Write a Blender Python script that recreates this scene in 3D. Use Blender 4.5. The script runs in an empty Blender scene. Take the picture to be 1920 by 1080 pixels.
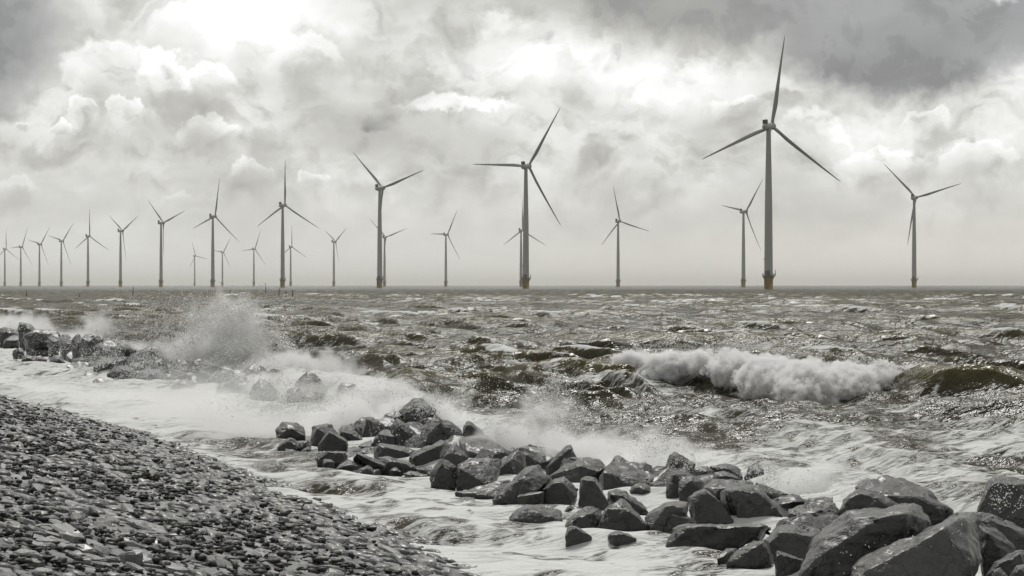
import bpy, bmesh, math, random
import numpy as np
from mathutils import Vector, Matrix, noise as mnoise

# ------------------------------------------------------------------ camera, sky, sun, exposure
SC = bpy.context.scene
COL = SC.collection
F = 3800.0            # focal length in pixels of a 1920 wide frame
H = 2.5               # eye height above the mean water level
R = math.radians

cam_d = bpy.data.cameras.new('camera')
cam_d.sensor_width = 36.0
cam_d.lens = 36.0 * F / 1920.0
cam_d.clip_start = 0.2
cam_d.clip_end = 90000.0
cam = bpy.data.objects.new('camera', cam_d)
cam.location = (0, 0, H)
cam.rotation_euler = (R(90.0) - math.atan(5.0 / F), 0, 0)
COL.objects.link(cam)
SC.camera = cam

SC.render.engine = 'CYCLES'
SC.view_settings.view_transform = 'Standard'
SC.view_settings.look = 'None'
SC.view_settings.exposure = 0.06
SC.view_settings.gamma = 1.0
SC.view_settings.use_curve_mapping = False
cy = SC.cycles
cy.use_denoising = True
cy.use_adaptive_sampling = True
cy.adaptive_threshold = 0.02
cy.max_bounces = 8
cy.diffuse_bounces = 2
cy.glossy_bounces = 3
cy.transmission_bounces = 3
cy.transparent_max_bounces = 12
cy.volume_bounces = 5
cy.volume_step_rate = 1.0
cy.volume_max_steps = 256
cy.caustics_reflective = False
cy.caustics_refractive = False
cy.sample_clamp_indirect = 4.0

SUN_AZ, SUN_EL = -10.0, 60.0       # degrees right of +Y, above the horizon


class S:
    """a node socket with arithmetic"""
    tree = None

    def __init__(self, s): self.s = s

    @staticmethod
    def m(op, *a, clamp=False):
        n = S.tree.nodes.new('ShaderNodeMath'); n.operation = op; n.use_clamp = clamp
        for i, v in enumerate(a):
            if isinstance(v, S): S.tree.links.new(v.s, n.inputs[i])
            else: n.inputs[i].default_value = v
        return S(n.outputs[0])

    def __add__(a, b): return S.m('ADD', a, b)
    __radd__ = __add__
    def __mul__(a, b): return S.m('MULTIPLY', a, b)
    __rmul__ = __mul__
    def __sub__(a, b): return S.m('SUBTRACT', a, b)
    def __rsub__(a, b): return S.m('SUBTRACT', b, a)
    def __truediv__(a, b): return S.m('DIVIDE', a, b)
    def cl(a): return S.m('ADD', a, 0.0, clamp=True)
    def ss(a, lo, hi):
        n = S.tree.nodes.new('ShaderNodeMapRange'); n.interpolation_type = 'SMOOTHSTEP'; n.clamp = True
        S.tree.links.new(a.s, n.inputs[0])
        n.inputs[1].default_value = lo; n.inputs[2].default_value = hi
        n.inputs[3].default_value = 0.0; n.inputs[4].default_value = 1.0
        return S(n.outputs[0])


def vm(op, a, b=None, scale=None):
    n = S.tree.nodes.new('ShaderNodeVectorMath'); n.operation = op
    for i, v in enumerate((a, b)):
        if v is None: continue
        if isinstance(v, S): S.tree.links.new(v.s, n.inputs[i])
        else: n.inputs[i].default_value = v
    if scale is not None:
        if isinstance(scale, S): S.tree.links.new(scale.s, n.inputs['Scale'])
        else: n.inputs['Scale'].default_value = scale
    return S(n.outputs['Value'] if op in ('LENGTH', 'DOT_PRODUCT', 'DISTANCE') else n.outputs['Vector'])


def sep(v):
    n = S.tree.nodes.new('ShaderNodeSeparateXYZ'); S.tree.links.new(v.s, n.inputs[0])
    return S(n.outputs[0]), S(n.outputs[1]), S(n.outputs[2])


def comb(x, y, z=0.0):
    n = S.tree.nodes.new('ShaderNodeCombineXYZ')
    for i, v in enumerate((x, y, z)):
        if isinstance(v, S): S.tree.links.new(v.s, n.inputs[i])
        else: n.inputs[i].default_value = v
    return S(n.outputs[0])


def tnoise(vec, scale, detail=4.0, rough=0.5, dim='3D', color=False, dist=0.0, lac=2.0):
    n = S.tree.nodes.new('ShaderNodeTexNoise'); n.noise_dimensions = dim
    S.tree.links.new(vec.s, n.inputs['Vector'])
    n.inputs['Scale'].default_value = scale; n.inputs['Detail'].default_value = detail
    n.inputs['Roughness'].default_value = rough; n.inputs['Distortion'].default_value = dist
    n.inputs['Lacunarity'].default_value = lac
    return S(n.outputs['Color' if color else 'Fac'])


def tvor(vec, scale, detail=0.0, rough=0.5, feature='SMOOTH_F1', dim='2D', smooth=0.35, out='Distance', rand=1.0):
    n = S.tree.nodes.new('ShaderNodeTexVoronoi'); n.voronoi_dimensions = dim; n.feature = feature
    S.tree.links.new(vec.s, n.inputs['Vector'])
    n.inputs['Scale'].default_value = scale
    if 'Detail' in n.inputs: n.inputs['Detail'].default_value = detail
    if 'Roughness' in n.inputs: n.inputs['Roughness'].default_value = rough
    if 'Smoothness' in n.inputs: n.inputs['Smoothness'].default_value = smooth
    if 'Randomness' in n.inputs: n.inputs['Randomness'].default_value = rand
    return S(n.outputs[out])


def ramp(fac, stops, mode='LINEAR'):
    n = S.tree.nodes.new('ShaderNodeValToRGB'); n.color_ramp.interpolation = mode
    el = n.color_ramp.elements
    while len(el) < len(stops): el.new(0.5)
    for e, (p, c) in zip(el, stops):
        e.position = p; e.color = (c[0], c[1], c[2], 1.0)
    S.tree.links.new(fac.s, n.inputs[0])
    return S(n.outputs[0])


def mixc(f, a, b, mode='MIX'):
    n = S.tree.nodes.new('ShaderNodeMix'); n.data_type = 'RGBA'; n.blend_type = mode; n.clamp_factor = True
    ins = [i for i in n.inputs if i.type == 'RGBA']
    for sock, v in ((n.inputs[0], f), (ins[0], a), (ins[1], b)):
        if isinstance(v, S): S.tree.links.new(v.s, sock)
        else: sock.default_value = v if sock.type == 'VALUE' else (v[0], v[1], v[2], 1.0)
    return S([o for o in n.outputs if o.type == 'RGBA'][0])


def mixf(f, a, b):
    return a + (b - a) * f


def lin(v):      # display value 0..255 -> linear
    v = v / 255.0
    return v / 12.92 if v <= 0.04045 else ((v + 0.055) / 1.055) ** 2.4


def make_world():
    w = bpy.data.worlds.new('World'); SC.world = w; w.use_nodes = True
    t = w.node_tree; S.tree = t; t.nodes.clear()
    out = t.nodes.new('ShaderNodeOutputWorld')
    sky = t.nodes.new('ShaderNodeTexSky'); sky.sky_type = 'NISHITA'; sky.sun_disc = False
    sky.sun_elevation = R(SUN_EL); sky.sun_rotation = R(SUN_AZ)
    sky.air_density = 1.5; sky.dust_density = 4.0
    tc = t.nodes.new('ShaderNodeTexCoord')
    d = S(tc.outputs['Generated'])
    x, y, z = sep(d)
    u = S.m('ARCTAN2', x, y) * 38.0                     # 38 units per radian of azimuth
    v = S.m('ARCSINE', z) * 38.0
    p0 = comb(u, v)
    # irregular edges: two sizes of wobble
    big = vm('SCALE', vm('SUBTRACT', tnoise(p0, 0.55, 2.0, 0.5, '2D', True), (0.5, 0.5, 0.5)), scale=1.7)
    p1 = vm('ADD', p0, big)
    fine = vm('SCALE', vm('SUBTRACT', tnoise(p0, 2.6, 5.0, 0.58, '2D', True), (0.5, 0.5, 0.5)), scale=0.5)
    p = vm('ADD', p1, fine)

    def dist(q, cx, cyy, rx, ry):
        return vm('LENGTH', vm('MULTIPLY', vm('SUBTRACT', q, (cx, cyy, 0)), (1.0 / rx, 1.0 / ry, 0)))

    def blob(q, cx, cyy, rx, ry, soft=0.5):
        return 1.0 - dist(q, cx, cyy, rx, ry).ss(1 - soft, 1 + soft)

    pf = vm('ADD', p0, vm('SCALE', fine, scale=1.0))
    pf = vm('ADD', pf, vm('SCALE', big, scale=0.25))
    # broad cloud thickness
    str_p = vm('MULTIPLY', p, (0.8, 1.25, 1.0))
    soft_n = tnoise(vm('ADD', vm('MULTIPLY', p0, (0.75, 1.35, 1)), (3.1, 7.7, 0)), 0.5, 5.0, 0.55, '2D')
    bil1 = tvor(vm('ADD', str_p, (13.0, 4.0, 0)), 0.62, 3.0, 0.45, smooth=0.25)
    bil2 = tvor(vm('ADD', str_p, (41.0, 24.0, 0)), 1.35, 3.0, 0.5, smooth=0.2)
    tau = 0.57 + (soft_n - 0.5) * 0.75
    upper = 0.25 + v.ss(0.7, 2.4) * 0.75
    cum = (bil1.ss(0.15, 0.70) - 0.5) * 0.26 + (bil2.ss(0.15, 0.65) - 0.5) * 0.17
    tau = tau - cum * upper
    # the heavy cloud upper left and the long one upper right
    dk1 = blob(pf, -10.2, 4.7, 1.9, 1.45, 0.36)
    dk2 = blob(pf, 3.9, 6.1, 3.1, 1.65, 0.18)
    dk3 = blob(pf, 7.4, 5.0, 2.8, 1.5, 0.17)
    dk = S.m('MAXIMUM', dk2, dk3)
    tau = mixf(dk * 0.88, tau, 0.93 + (soft_n - 0.5) * 0.3 + v.ss(5.6, 3.4) * 0.10)
    tau = mixf(dk1 * 0.9, tau, 1.03 + (soft_n - 0.5) * 0.3)
    # thin places where the sun comes through
    nd = 1.0 - dk
    tau = tau - blob(p1, -4.55, 5.25, 0.95, 0.75, 0.9) * 0.38 - blob(p1, -5.2, 4.4, 2.6, 1.3, 0.9) * 0.05
    tau = tau - blob(pf, 1.0, 4.2, 0.8, 0.34, 0.7) * nd * 0.24
    tau = tau - blob(pf, 2.9, 3.75, 1.5, 0.36, 0.8) * nd * 0.22
    tau = tau - blob(pf, 8.3, 2.75, 2.0, 0.5, 0.8) * nd * 0.17
    tau = tau - blob(pf, 9.3, 3.75, 0.5, 0.5, 0.5) * 0.25
    tau = tau - blob(pf, 9.1, 5.35, 0.33, 0.2, 0.4) * 0.6
    tau = tau - blob(pf, -1.15, 3.42, 1.0, 0.15, 0.4) * 0.30
    tau = tau - blob(pf, -2.9, 4.95, 0.7, 0.3, 0.6) * 0.12 - blob(pf, -0.2, 4.95, 0.45, 0.2, 0.6) * 0.20
    tau = tau + blob(p1, -2.9, 2.95, 2.8, 0.8, 0.8) * 0.10 + blob(p1, 4.6, 2.5, 0.8, 0.9, 0.6) * 0.10 + blob(p1, -1.0, 5.2, 2.4, 0.6, 0.8) * 0.08
    # heaped clouds: lit upper rim, greyer body
    puffs = [(-7.35, 3.75, 0.95, 0.85, .30), (-6.45, 3.75, 0.55, 0.6, .32), (-5.6, 3.55, 0.5, 0.6, .30), (-7.25, 3.2, 0.36, 0.26, .30),
             (-8.0, 3.15, 0.28, 0.32, .24), (-9.1, 2.93, 0.14, 0.15, .34), (-8.4, 2.87, 0.17, 0.15, .30), (-5.75, 2.75, 0.55, 0.42, .30),
             (-4.95, 2.0, 0.42, 0.34, .26), (-3.72, 1.92, 0.32, 0.16, .22), (-6.1, 4.6, 0.7, 0.55, .22), (-3.9, 4.1, 0.7, 0.5, .18),
             (5.6, 2.6, 0.75, 0.7, .24), (6.9, 2.1, 0.95, 0.5, .22), (7.7, 2.9, 0.5, 0.4, .26), (8.6, 2.2, 0.7, 0.4, .2), (4.3, 3.2, 0.6, 0.4, .2),
             (-0.4, 2.9, 0.8, 0.6, .12), (-9.2, 1.6, 0.6, 0.35, .14), (-5.9, 1.55, 0.6, 0.2, .14), (1.9, 2.6, 0.9, 0.5, .12)]
    for cx, cyy, rx, ry, k in puffs:
        q = dist(pf, cx, cyy, rx, ry)
        inside = q.ss(1.06, 0.89)
        core = q.ss(1.0, 0.35)
        low = S.m('MULTIPLY', v - (cyy - ry), 0.5 / ry, clamp=True)        # 0 at the foot, 1 at the top
        tau = tau - inside * (low.ss(0.2, 0.95) * (k * 0.85)) + inside * core * (0.30 * k + 0.05)
    # thin bright seams between billows
    seam = S.m('MULTIPLY', bil2.ss(0.62, 0.85), upper)
    tau = tau - seam * 0.05
    tau = tau + v.ss(5.6, 11.0) * 0.40                    # heavier cloud higher up
    hz = v.ss(2.5, 0.3)
    tau = mixf(hz * 0.80, tau, 0.28 + (u.ss(-12.0, 10.0) * -0.03))
    tau = S.m('MAXIMUM', tau, 0.0)
    away = vm('DOT_PRODUCT', d, (math.sin(R(SUN_AZ)) * math.cos(R(SUN_EL)), math.cos(R(SUN_AZ)) * math.cos(R(SUN_EL)), math.sin(R(SUN_EL))))
    tau = tau + away.ss(0.75, -0.6) * 0.30                # the overcast is duller away from the sun
    L = ramp(tau, [(0.0, (1.15,) * 3), (0.14, (0.96,) * 3), (0.28, (lin(234),) * 3), (0.40, (lin(214),) * 3), (0.52, (lin(198),) * 3),
                   (0.66, (lin(186),) * 3), (0.85, (lin(164),) * 3), (1.0, (lin(138),) * 3)])
    tint = ramp(tau, [(0.1, (1.0, 1.0, 0.99)), (0.42, (1.0, 0.997, 0.955)), (0.7, (1.0, 0.988, 0.93)), (0.95, (0.99, 0.99, 0.98))])
    blue = (dk1 + dk * u.ss(3.0, 6.5)).cl()
    tint = mixc(blue * 0.8, tint, (0.955, 0.97, 1.0))
    warm = v.ss(2.2, 0.2) * u.ss(-8.0, 9.0)
    tint = mixc(warm, tint, (1.0, 0.972, 0.885))
    colr = vm('MULTIPLY', L, tint)
    below = z.ss(0.0, -0.05)
    colr = mixc(below, colr, (0.12, 0.12, 0.10))
    b1 = t.nodes.new('ShaderNodeBackground'); b1.inputs[1].default_value = 0.05
    t.links.new(sky.outputs[0], b1.inputs[0])
    b2 = t.nodes.new('ShaderNodeBackground'); b2.inputs[1].default_value = 1.0
    t.links.new(colr.s, b2.inputs[0])
    mx = t.nodes.new('ShaderNodeMixShader'); mx.inputs[0].default_value = 0.97
    t.links.new(b1.outputs[0], mx.inputs[1]); t.links.new(b2.outputs[0], mx.inputs[2])
    t.links.new(mx.outputs[0], out.inputs['Surface'])
    w.cycles.sampling_method = 'MANUAL'
    w.cycles.sample_map_resolution = 1024


make_world()

sun_d = bpy.data.lights.new('sun', 'SUN')
sun_d.energy = 2.4
sun_d.angle = R(16.0)
sun_d.color = (1.0, 0.98, 0.94)
sun = bpy.data.objects.new('sun', sun_d)
sdir = Vector((math.sin(R(SUN_AZ)) * math.cos(R(SUN_EL)), math.cos(R(SUN_AZ)) * math.cos(R(SUN_EL)), math.sin(R(SUN_EL))))
sun.rotation_euler = (-sdir).to_track_quat('-Z', 'Y').to_euler()
sun.location = (0, 0, 300)
COL.objects.link(sun)

# ------------------------------------------------------------------ helpers
def at(px, py, D):
    """a point D metres ahead seen in direction (px, py) of the 1920x1080 photograph"""
    return Vector(((px - 960.0) / F * D, D, H + (535.0 - py) / F * D))


def tag(o, label=None, cat=None, group=None, kind=None):
    if label: o['label'] = label
    if cat: o['category'] = cat
    if group: o['group'] = group
    if kind: o['kind'] = kind
    return o


def link_mesh(name, me, mat=None, parent=None, smooth=True):
    o = bpy.data.objects.new(name, me)
    COL.objects.link(o)
    if mat is not None and not me.materials: me.materials.append(mat)
    if smooth: me.polygons.foreach_set('use_smooth', np.ones(len(me.polygons), dtype=bool))
    if parent is not None: o.parent = parent
    return o


def from_np(name, verts, faces, mat=None, parent=None, smooth=True):
    """verts (n,3) array, faces (m,k) array with one k"""
    me = bpy.data.meshes.new(name)
    verts = np.ascontiguousarray(verts, dtype=np.float32); faces = np.ascontiguousarray(faces, dtype=np.int32)
    n, m, k = len(verts), len(faces), faces.shape[1]
    me.vertices.add(n); me.vertices.foreach_set('co', verts.ravel())
    me.loops.add(m * k); me.loops.foreach_set('vertex_index', faces.ravel())
    me.polygons.add(m)
    me.polygons.foreach_set('loop_start', np.arange(0, m * k, k, dtype=np.int32))
    me.update(calc_edges=True)
    return link_mesh(name, me, mat, parent, smooth)


def from_bm(name, bm, mat=None, parent=None, smooth=True):
    me = bpy.data.meshes.new(name); bm.to_mesh(me); bm.free()
    return link_mesh(name, me, mat, parent, smooth)


def empty(name, loc, rz=0.0):
    o = bpy.data.objects.new(name, None); o.empty_display_size = 0.3
    o.location = loc; o.rotation_euler = (0, 0, rz)
    COL.objects.link(o)
    return o


def attr(me, name, data):
    a = me.attributes.new(name, 'FLOAT', 'POINT')
    a.data.foreach_set('value', np.ascontiguousarray(data, dtype=np.float32))


def sst(x, a, b):
    t = np.clip((x - a) / (b - a), 0, 1); return t * t * (3 - 2 * t)


def vnoise(x, y, seed=0):
    """smooth value noise on arrays, 0..1"""
    xi = np.floor(x).astype(np.int64); yi = np.floor(y).astype(np.int64)
    fx = x - xi; fy = y - yi
    fx = fx * fx * (3 - 2 * fx); fy = fy * fy * (3 - 2 * fy)

    def h(a, b):
        n = (a * 374761393 + b * 668265263 + seed * 974634777) & 0xffffffff
        n = ((n ^ (n >> 13)) * 1274126177) & 0xffffffff
        return ((n ^ (n >> 16)) & 0xffff) / 65535.0
    return (h(xi, yi) * (1 - fx) + h(xi + 1, yi) * fx) * (1 - fy) + (h(xi, yi + 1) * (1 - fx) + h(xi + 1, yi + 1) * fx) * fy


def fbm(x, y, octv=4, seed=0, gain=0.5):
    s, a, t = 0.0, 1.0, 0.0
    for k in range(octv):
        s = s + a * vnoise(x, y, seed + k * 17); t += a; a *= gain; x = x * 2.03 + 3.1; y = y * 2.03 + 1.7
    return s / t


def new_mat(name):
    m = bpy.data.materials.new(name); m.use_nodes = True
    t = m.node_tree; t.nodes.clear(); S.tree = t
    out = t.nodes.new('ShaderNodeOutputMaterial')
    return m, t, out


def principled(t, out, **kw):
    b = t.nodes.new('ShaderNodeBsdfPrincipled')
    for k, v in kw.items():
        k = {'base': 'Base Color', 'rough': 'Roughness', 'spec': 'Specular IOR Level', 'ior': 'IOR', 'normal': 'Normal', 'metal': 'Metallic',
             'sss': 'Subsurface Weight', 'sssr': 'Subsurface Radius', 'ssss': 'Subsurface Scale', 'coat': 'Coat Weight',
             'coatr': 'Coat Roughness',  'alpha': 'Alpha', 'trans': 'Transmission Weight'}[k]
        if isinstance(v, S): t.links.new(v.s, b.inputs[k])
        elif isinstance(v, tuple) and b.inputs[k].type == 'RGBA': b.inputs[k].default_value = (*v, 1.0)
        else: b.inputs[k].default_value = v
    t.links.new(b.outputs[0], out.inputs['Surface'])
    return b


def bump(h, strength, dist, normal=None):
    n = S.tree.nodes.new('ShaderNodeBump')
    S.tree.links.new(h.s, n.inputs['Height'])
    n.inputs['Strength'].default_value = strength; n.inputs['Distance'].default_value = dist
    if normal is not None: S.tree.links.new(normal.s, n.inputs['Normal'])
    return S(n.outputs[0])


def objco():
    return S(S.tree.nodes.new('ShaderNodeTexCoord').outputs['Object'])


def geopos():
    return S(S.tree.nodes.new('ShaderNodeNewGeometry').outputs['Position'])


def getattr_node(name):
    n = S.tree.nodes.new('ShaderNodeAttribute'); n.attribute_name = name
    return S(n.outputs['Fac'])


# ------------------------------------------------------------------ layout of the shore (plan view, metres)
ROCK_LINE = np.array([(7.5, 11.0), (3.9, 18.0), (2.3, 20.5), (0.9, 24.0), (-0.4, 28.0), (-2.3, 33.0), (-4.2, 42.0), (-6.3, 47.0), (-9.0, 53.0),
                      (-13.5, 63.5), (-19.0, 78.0), (-30.0, 102.0), (-60.0, 160.0)])
WATER_LINE = np.array([(5.3, 2.0), (1.6, 12.0), (-0.35, 17.4), (-2.5, 23.5), (-4.7, 30.0), (-8.1, 38.0), (-11.8, 46.0), (-25.0, 75.0), (-66.0, 160.0)])


def sdist(P, x, y):
    """signed distance to a polyline: positive on its right (sea) side"""
    best = np.full(x.shape, 1e9); sign = np.ones(x.shape)
    for (ax, ay), (bx, by) in zip(P[:-1], P[1:]):
        dx, dy = bx - ax, by - ay
        t = np.clip(((x - ax) * dx + (y - ay) * dy) / (dx * dx + dy * dy), 0, 1)
        d = np.hypot(x - ax - t * dx, y - ay - t * dy)
        s = np.where((x - ax) * dy - (y - ay) * dx > 0, 1.0, -1.0)
        near = d < best
        best = np.where(near, d, best); sign = np.where(near, s, sign)
    return best * sign


# ------------------------------------------------------------------ the sea
rng = np.random.default_rng(11)
WIND = math.radians(-118.0)          # direction the waves run: towards the shore and a little to the left
NW = 96
lam = np.exp(np.linspace(math.log(0.35), math.log(20.0), NW)) * rng.uniform(0.95, 1.05, NW)
lp = 6.5
amp = np.where(lam > lp, 0.112 * np.exp(-(np.log(lam / lp) / 0.6) ** 2), 0.112 * (lam / lp) ** 1.05) * rng.uniform(0.6, 1.3, NW)
wdir = WIND + rng.normal(0, 1, NW) * np.interp(np.log(lam), np.log([0.35, 1.5, 5.0, 20.0]), [0.60, 0.36, 0.22, 0.15])
wph = rng.uniform(0, 2 * math.pi, NW)


def crest_y(x):
    return np.interp(x, [-14, -8, -5, -3, -1, 0.5, 2.0, 3.5, 5, 6.5, 8, 9.5, 11, 14, 20],
                     [60, 54, 48, 44.6, 46.5, 48.6, 50.2, 49.6, 48.8, 49.0, 46.8, 45.0, 44.4, 44.6, 46]) + 0.5 * np.sin(x * 1.9)


def crest_h(x):
    return np.interp(x, [-14, -6.5, -4, -2.4, -0.5, 0.5, 2, 3.5, 5, 7, 8.5, 10, 13, 18, 30], [0, 0.1, 0.40, 0.50, 0.42, 0.50, 0.60, 0.72, 0.72, 0.62, 0.52, 0.48, 0.42, 0.3, 0.2])


def sea_surface(x, y, spacing):
    s_rock = sdist(ROCK_LINE, x, y)
    open_ = 0.10 + 0.90 * sst(s_rock, 0.2, 16.0)
    short = 0.55 + 0.45 * sst(s_rock, -0.5, 7.0)
    patch = 0.65 + 0.7 * fbm(x / 38.0, y / 30.0, 2, 5)
    open_ = open_ * (1 - 0.72 * sst(y, 36, 41) * sst(y, 58, 52) * sst(x, -8, -4))
    dx = np.zeros_like(x); dy = np.zeros_like(x); z = np.zeros_like(x); jac = np.zeros_like(x)
    for l, a, th, ph in zip(lam, amp, wdir, wph):
        k = 2 * math.pi / l; cx, sy = math.cos(th), math.sin(th)
        w = sst(l / spacing, 2.2, 4.5) * (open_ if l > 3.0 else short) * patch
        if not np.any(w > 0): continue
        arg = k * (x * cx + y * sy) + ph
        c, s = np.cos(arg), np.sin(arg)
        aw = a * w
        z += aw * c; dx -= aw * cx * s * 0.5; dy -= aw * sy * s * 0.5
        if l > 1.6: jac += aw * k * c * 0.8
    z = 0.95 * np.tanh(z / 0.95)
    # the swell that is about to break
    yc = crest_y(x); d = y - yc; hh = crest_h(x) * (0.85 + 0.3 * fbm(x / 2.1, y / 4.0, 3, 9))
    prof = np.where(d > 0, np.exp(-(d / 3.2) ** 2), np.exp(-(np.abs(d) / 1.35) ** 1.9))
    z += hh * prof - 0.20 * crest_h(x) * np.exp(-((d + 3.6) / 1.9) ** 2)
    dy -= (0.15 + 0.40 * sst(x, 1.0, 2.5) * sst(x, 9.0, 7.5)) * hh * np.where(d > -1.6, np.exp(-((d - 0.1) / 0.9) ** 2), 0)
    # a smaller second swell running in behind the near rocks
    d2 = s_rock - (3.3 + 0.7 * np.sin(y * 0.45)); z += 0.24 * np.exp(-(d2 / 0.7) ** 2) * sst(y, 16, 19) * sst(y, 33, 25)
    return x + dx, y + dy, z, jac, s_rock


def build_sea():
    def seg(a, b, s0, s1):
        r = [a]
        while r[-1] < b:
            f = (r[-1] - a) / (b - a); r.append(r[-1] + s0 + (s1 - s0) * f)
        return r[:-1]
    rows = (seg(9, 16, .16, .07) + seg(16, 28, .07, .075) + seg(28, 42, .075, .11) + seg(42, 53, .11, .11) + seg(53, 100, .13, .26) + seg(100, 200, .26, .55)
            + seg(200, 500, .55, 1.5) + seg(500, 1500, 1.5, 4.0))
    d = 1500.0
    while d < 60000: rows.append(d); d *= 1.06
    rows = np.array(rows)
    half = math.radians(14.9)
    az = np.concatenate([np.radians(np.linspace(-26, -15.1, 22)), np.linspace(-half, half, 340), np.radians(np.linspace(15.1, 26, 22))])
    Y, A = np.meshgrid(rows, np.tan(az), indexing='ij')
    X = Y * A
    sp = np.gradient(rows)[:, None] * np.ones_like(X)
    colsp = np.gradient(np.tan(az))[None, :] * Y
    sp = np.maximum(sp * 0.8, colsp * 0.9)
    x, y, z, jac, sr = sea_surface(X, Y, sp)
    nr, nc = X.shape
    idx = np.arange(nr * nc).reshape(nr, nc)
    faces = np.stack([idx[:-1, :-1], idx[:-1, 1:], idx[1:, 1:], idx[1:, :-1]], -1).reshape(-1, 4)
    o = from_np('sea', np.stack([x, y, z], -1).reshape(-1, 3), faces, M['water'])
    # foam: whitecaps on the steep crests, the surf along the rocks, the churned water in the gully behind them
    sw = sdist(WATER_LINE, X, Y)
    crest = sst(jac, 0.62, 1.0) * sst(fbm(X / 9, Y / 9, 3, 3), 0.46, 0.62) * sst(z, 0.08, 0.3)
    surf = sst(sr, -1.2, -0.2) * (1 - sst(sr, 1.4, 3.6)) * (0.7 + 0.3 * fbm(X / 0.8, Y / 0.8, 3, 31))
    wash = sst(sr, 1.0, 2.5) * (1 - sst(sr, 10, 17)) * 0.36 * sst(fbm(X / 2.6, Y / 4.0, 4, 77), 0.30, 0.66) * sst(X, -1.5, 3.0)
    wash = np.where(Y > crest_y(X) - 1.0, wash * 0.3, wash)
    wash *= 1 - 0.85 * np.exp(-(((Y - (crest_y(X) - 6.2)) / 2.8) ** 2)) * sst(crest_h(X), .3, .8)
    gully = (1 - sst(sr, -1.0, 0.2)) * (0.27 + 0.30 * sst(fbm(X / 0.55, Y / 1.0, 5, 51, 0.6), 0.32, 0.64)) * (1 - 0.35 * sst(Y, 22, 28))
    far_gully = (1 - sst(sr, -1.0, 1.0)) * sst(Y, 29, 36) * (0.24 + 0.40 * fbm(X / 0.8, Y / 2.2, 4, 15))
    lap = np.exp(-((sw - 0.12) / 0.22) ** 2) * 0.45
    yc = crest_y(X)
    face = np.exp(-((Y - yc + 0.2) / 0.5) ** 2) * 0.5 * sst(fbm(X / 0.7, Y / 0.7, 3, 12), .4, .65) * sst(crest_h(X), 0.3, 0.7)
    back = sst(Y, 52, 54) * (1 - sst(Y, 75, 95)) * sst(fbm(X / 5, Y / 7, 4, 91), 0.5, 0.68) * 0.25
    foam = np.clip(np.maximum.reduce([crest, surf, wash, gully, far_gully, lap, face, back]), 0, 1)
    attr(o.data, 'foam', foam.reshape(-1))
    thin = np.clip(np.maximum(sst(z, 0.25, 0.8) * np.exp(-((Y - yc) / 2.0) ** 2), 0.5 * sst(z, 0.3, 0.6)), 0, 1)
    attr(o.data, 'thin', thin.reshape(-1))
    attr(o.data, 'chop', (0.17 + 0.10 * sst(np.log(Y), math.log(40.0), math.log(700.0))).reshape(-1))      # ripples finer than the mesh
    tag(o, 'rough grey olive sea', kind='structure')
    return o


def mat_water():
    m, t, out = new_mat('sea_water')
    p = geopos()
    foam = getattr_node('foam'); thin = getattr_node('thin')
    px = vm('MULTIPLY', p, (0.75, 1.7, 1.0))
    n1 = tnoise(px, 0.9, 5.0, 0.6, '2D')
    n2 = tnoise(px, 4.2, 4.0, 0.6, '2D')
    n3 = tnoise(vm('MULTIPLY', p, (0.7, 2.0, 1.0)), 13.0, 3.0, 0.6, '2D')
    cells = tvor(vm('ADD', px, vm('SCALE', tnoise(px, 2.0, 3.0, 0.5, '2D', True), scale=0.8)), 2.6, 2.0, 0.6, smooth=0.1)
    lace = cells * 0.55 + n2 * 0.30 + n3 * 0.32
    # foam amount pushes the threshold of the lace pattern
    f = S.m('MULTIPLY_ADD', foam, 1.55, lace - 1.12)
    mask = f.ss(-0.08, 0.32)
    body = mixc(thin, (0.036, 0.031, 0.015), (0.11, 0.098, 0.036))
    col = mixc(mask, body, (0.60, 0.61, 0.60))
    rough = mixf(mask, getattr_node('chop'), 0.75)
    h = n1 * 0.60 + n2 * 0.17 + n3 * 0.025 + mask * 0.06
    nb = bump(h, 0.85, 0.27)
    principled(t, out, base=col, rough=rough, ior=1.333, normal=nb)
    return m


def mat_plain(name, col, rough=0.5, var=0.12, scale=0.4, bumpd=0.0):
    m, t, out = new_mat(name)
    p = objco()
    n = tnoise(vm('MULTIPLY', p, (1, 1, 0.25)), scale, 4.0, 0.6)
    c = mixc(n.ss(0.3, 0.7), tuple(c * (1 - var) for c in col), tuple(c * (1 + var) for c in col))
    kw = {}
    if bumpd: kw['normal'] = bump(tnoise(p, scale * 8, 4.0, 0.6), 0.5, bumpd)
    principled(t, out, base=c, rough=rough, **kw)
    return m


def mat_haze():
    m, t, out = new_mat('sea_air')
    v = t.nodes.new('ShaderNodeVolumePrincipled')
    v.inputs['Color'].default_value = (0.97, 0.97, 0.94, 1)
    v.inputs['Density'].default_value = HAZE
    v.inputs['Anisotropy'].default_value = 0.3
    t.links.new(v.outputs[0], out.inputs['Volume'])
    return m


HAZE = 0.000054
M = {}
M['water'] = mat_water()
M['tower'] = mat_plain('pale_grey_tower_paint', (0.40, 0.405, 0.40), 0.5, 0.06, 0.15)
M['blade'] = mat_plain('pale_grey_blade_paint', (0.30, 0.305, 0.30), 0.42, 0.05, 0.2)
M['dark_metal'] = mat_plain('dark_cooler_metal', (0.05, 0.05, 0.05), 0.6, 0.2, 1.0)
M['yellow'] = mat_plain('weathered_yellow_paint', (0.30, 0.225, 0.055), 0.6, 0.25, 0.5)
M['steel'] = mat_plain('grey_platform_steel', (0.13, 0.13, 0.115), 0.6, 0.2, 0.8)
M['pole'] = mat_plain('dark_wet_wood', (0.03, 0.026, 0.02), 0.6, 0.3, 2.0)

SEA = build_sea()

# ------------------------------------------------------------------ the wind turbines
ROT_R = 54.0
HUB_Z = 95.0


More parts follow.
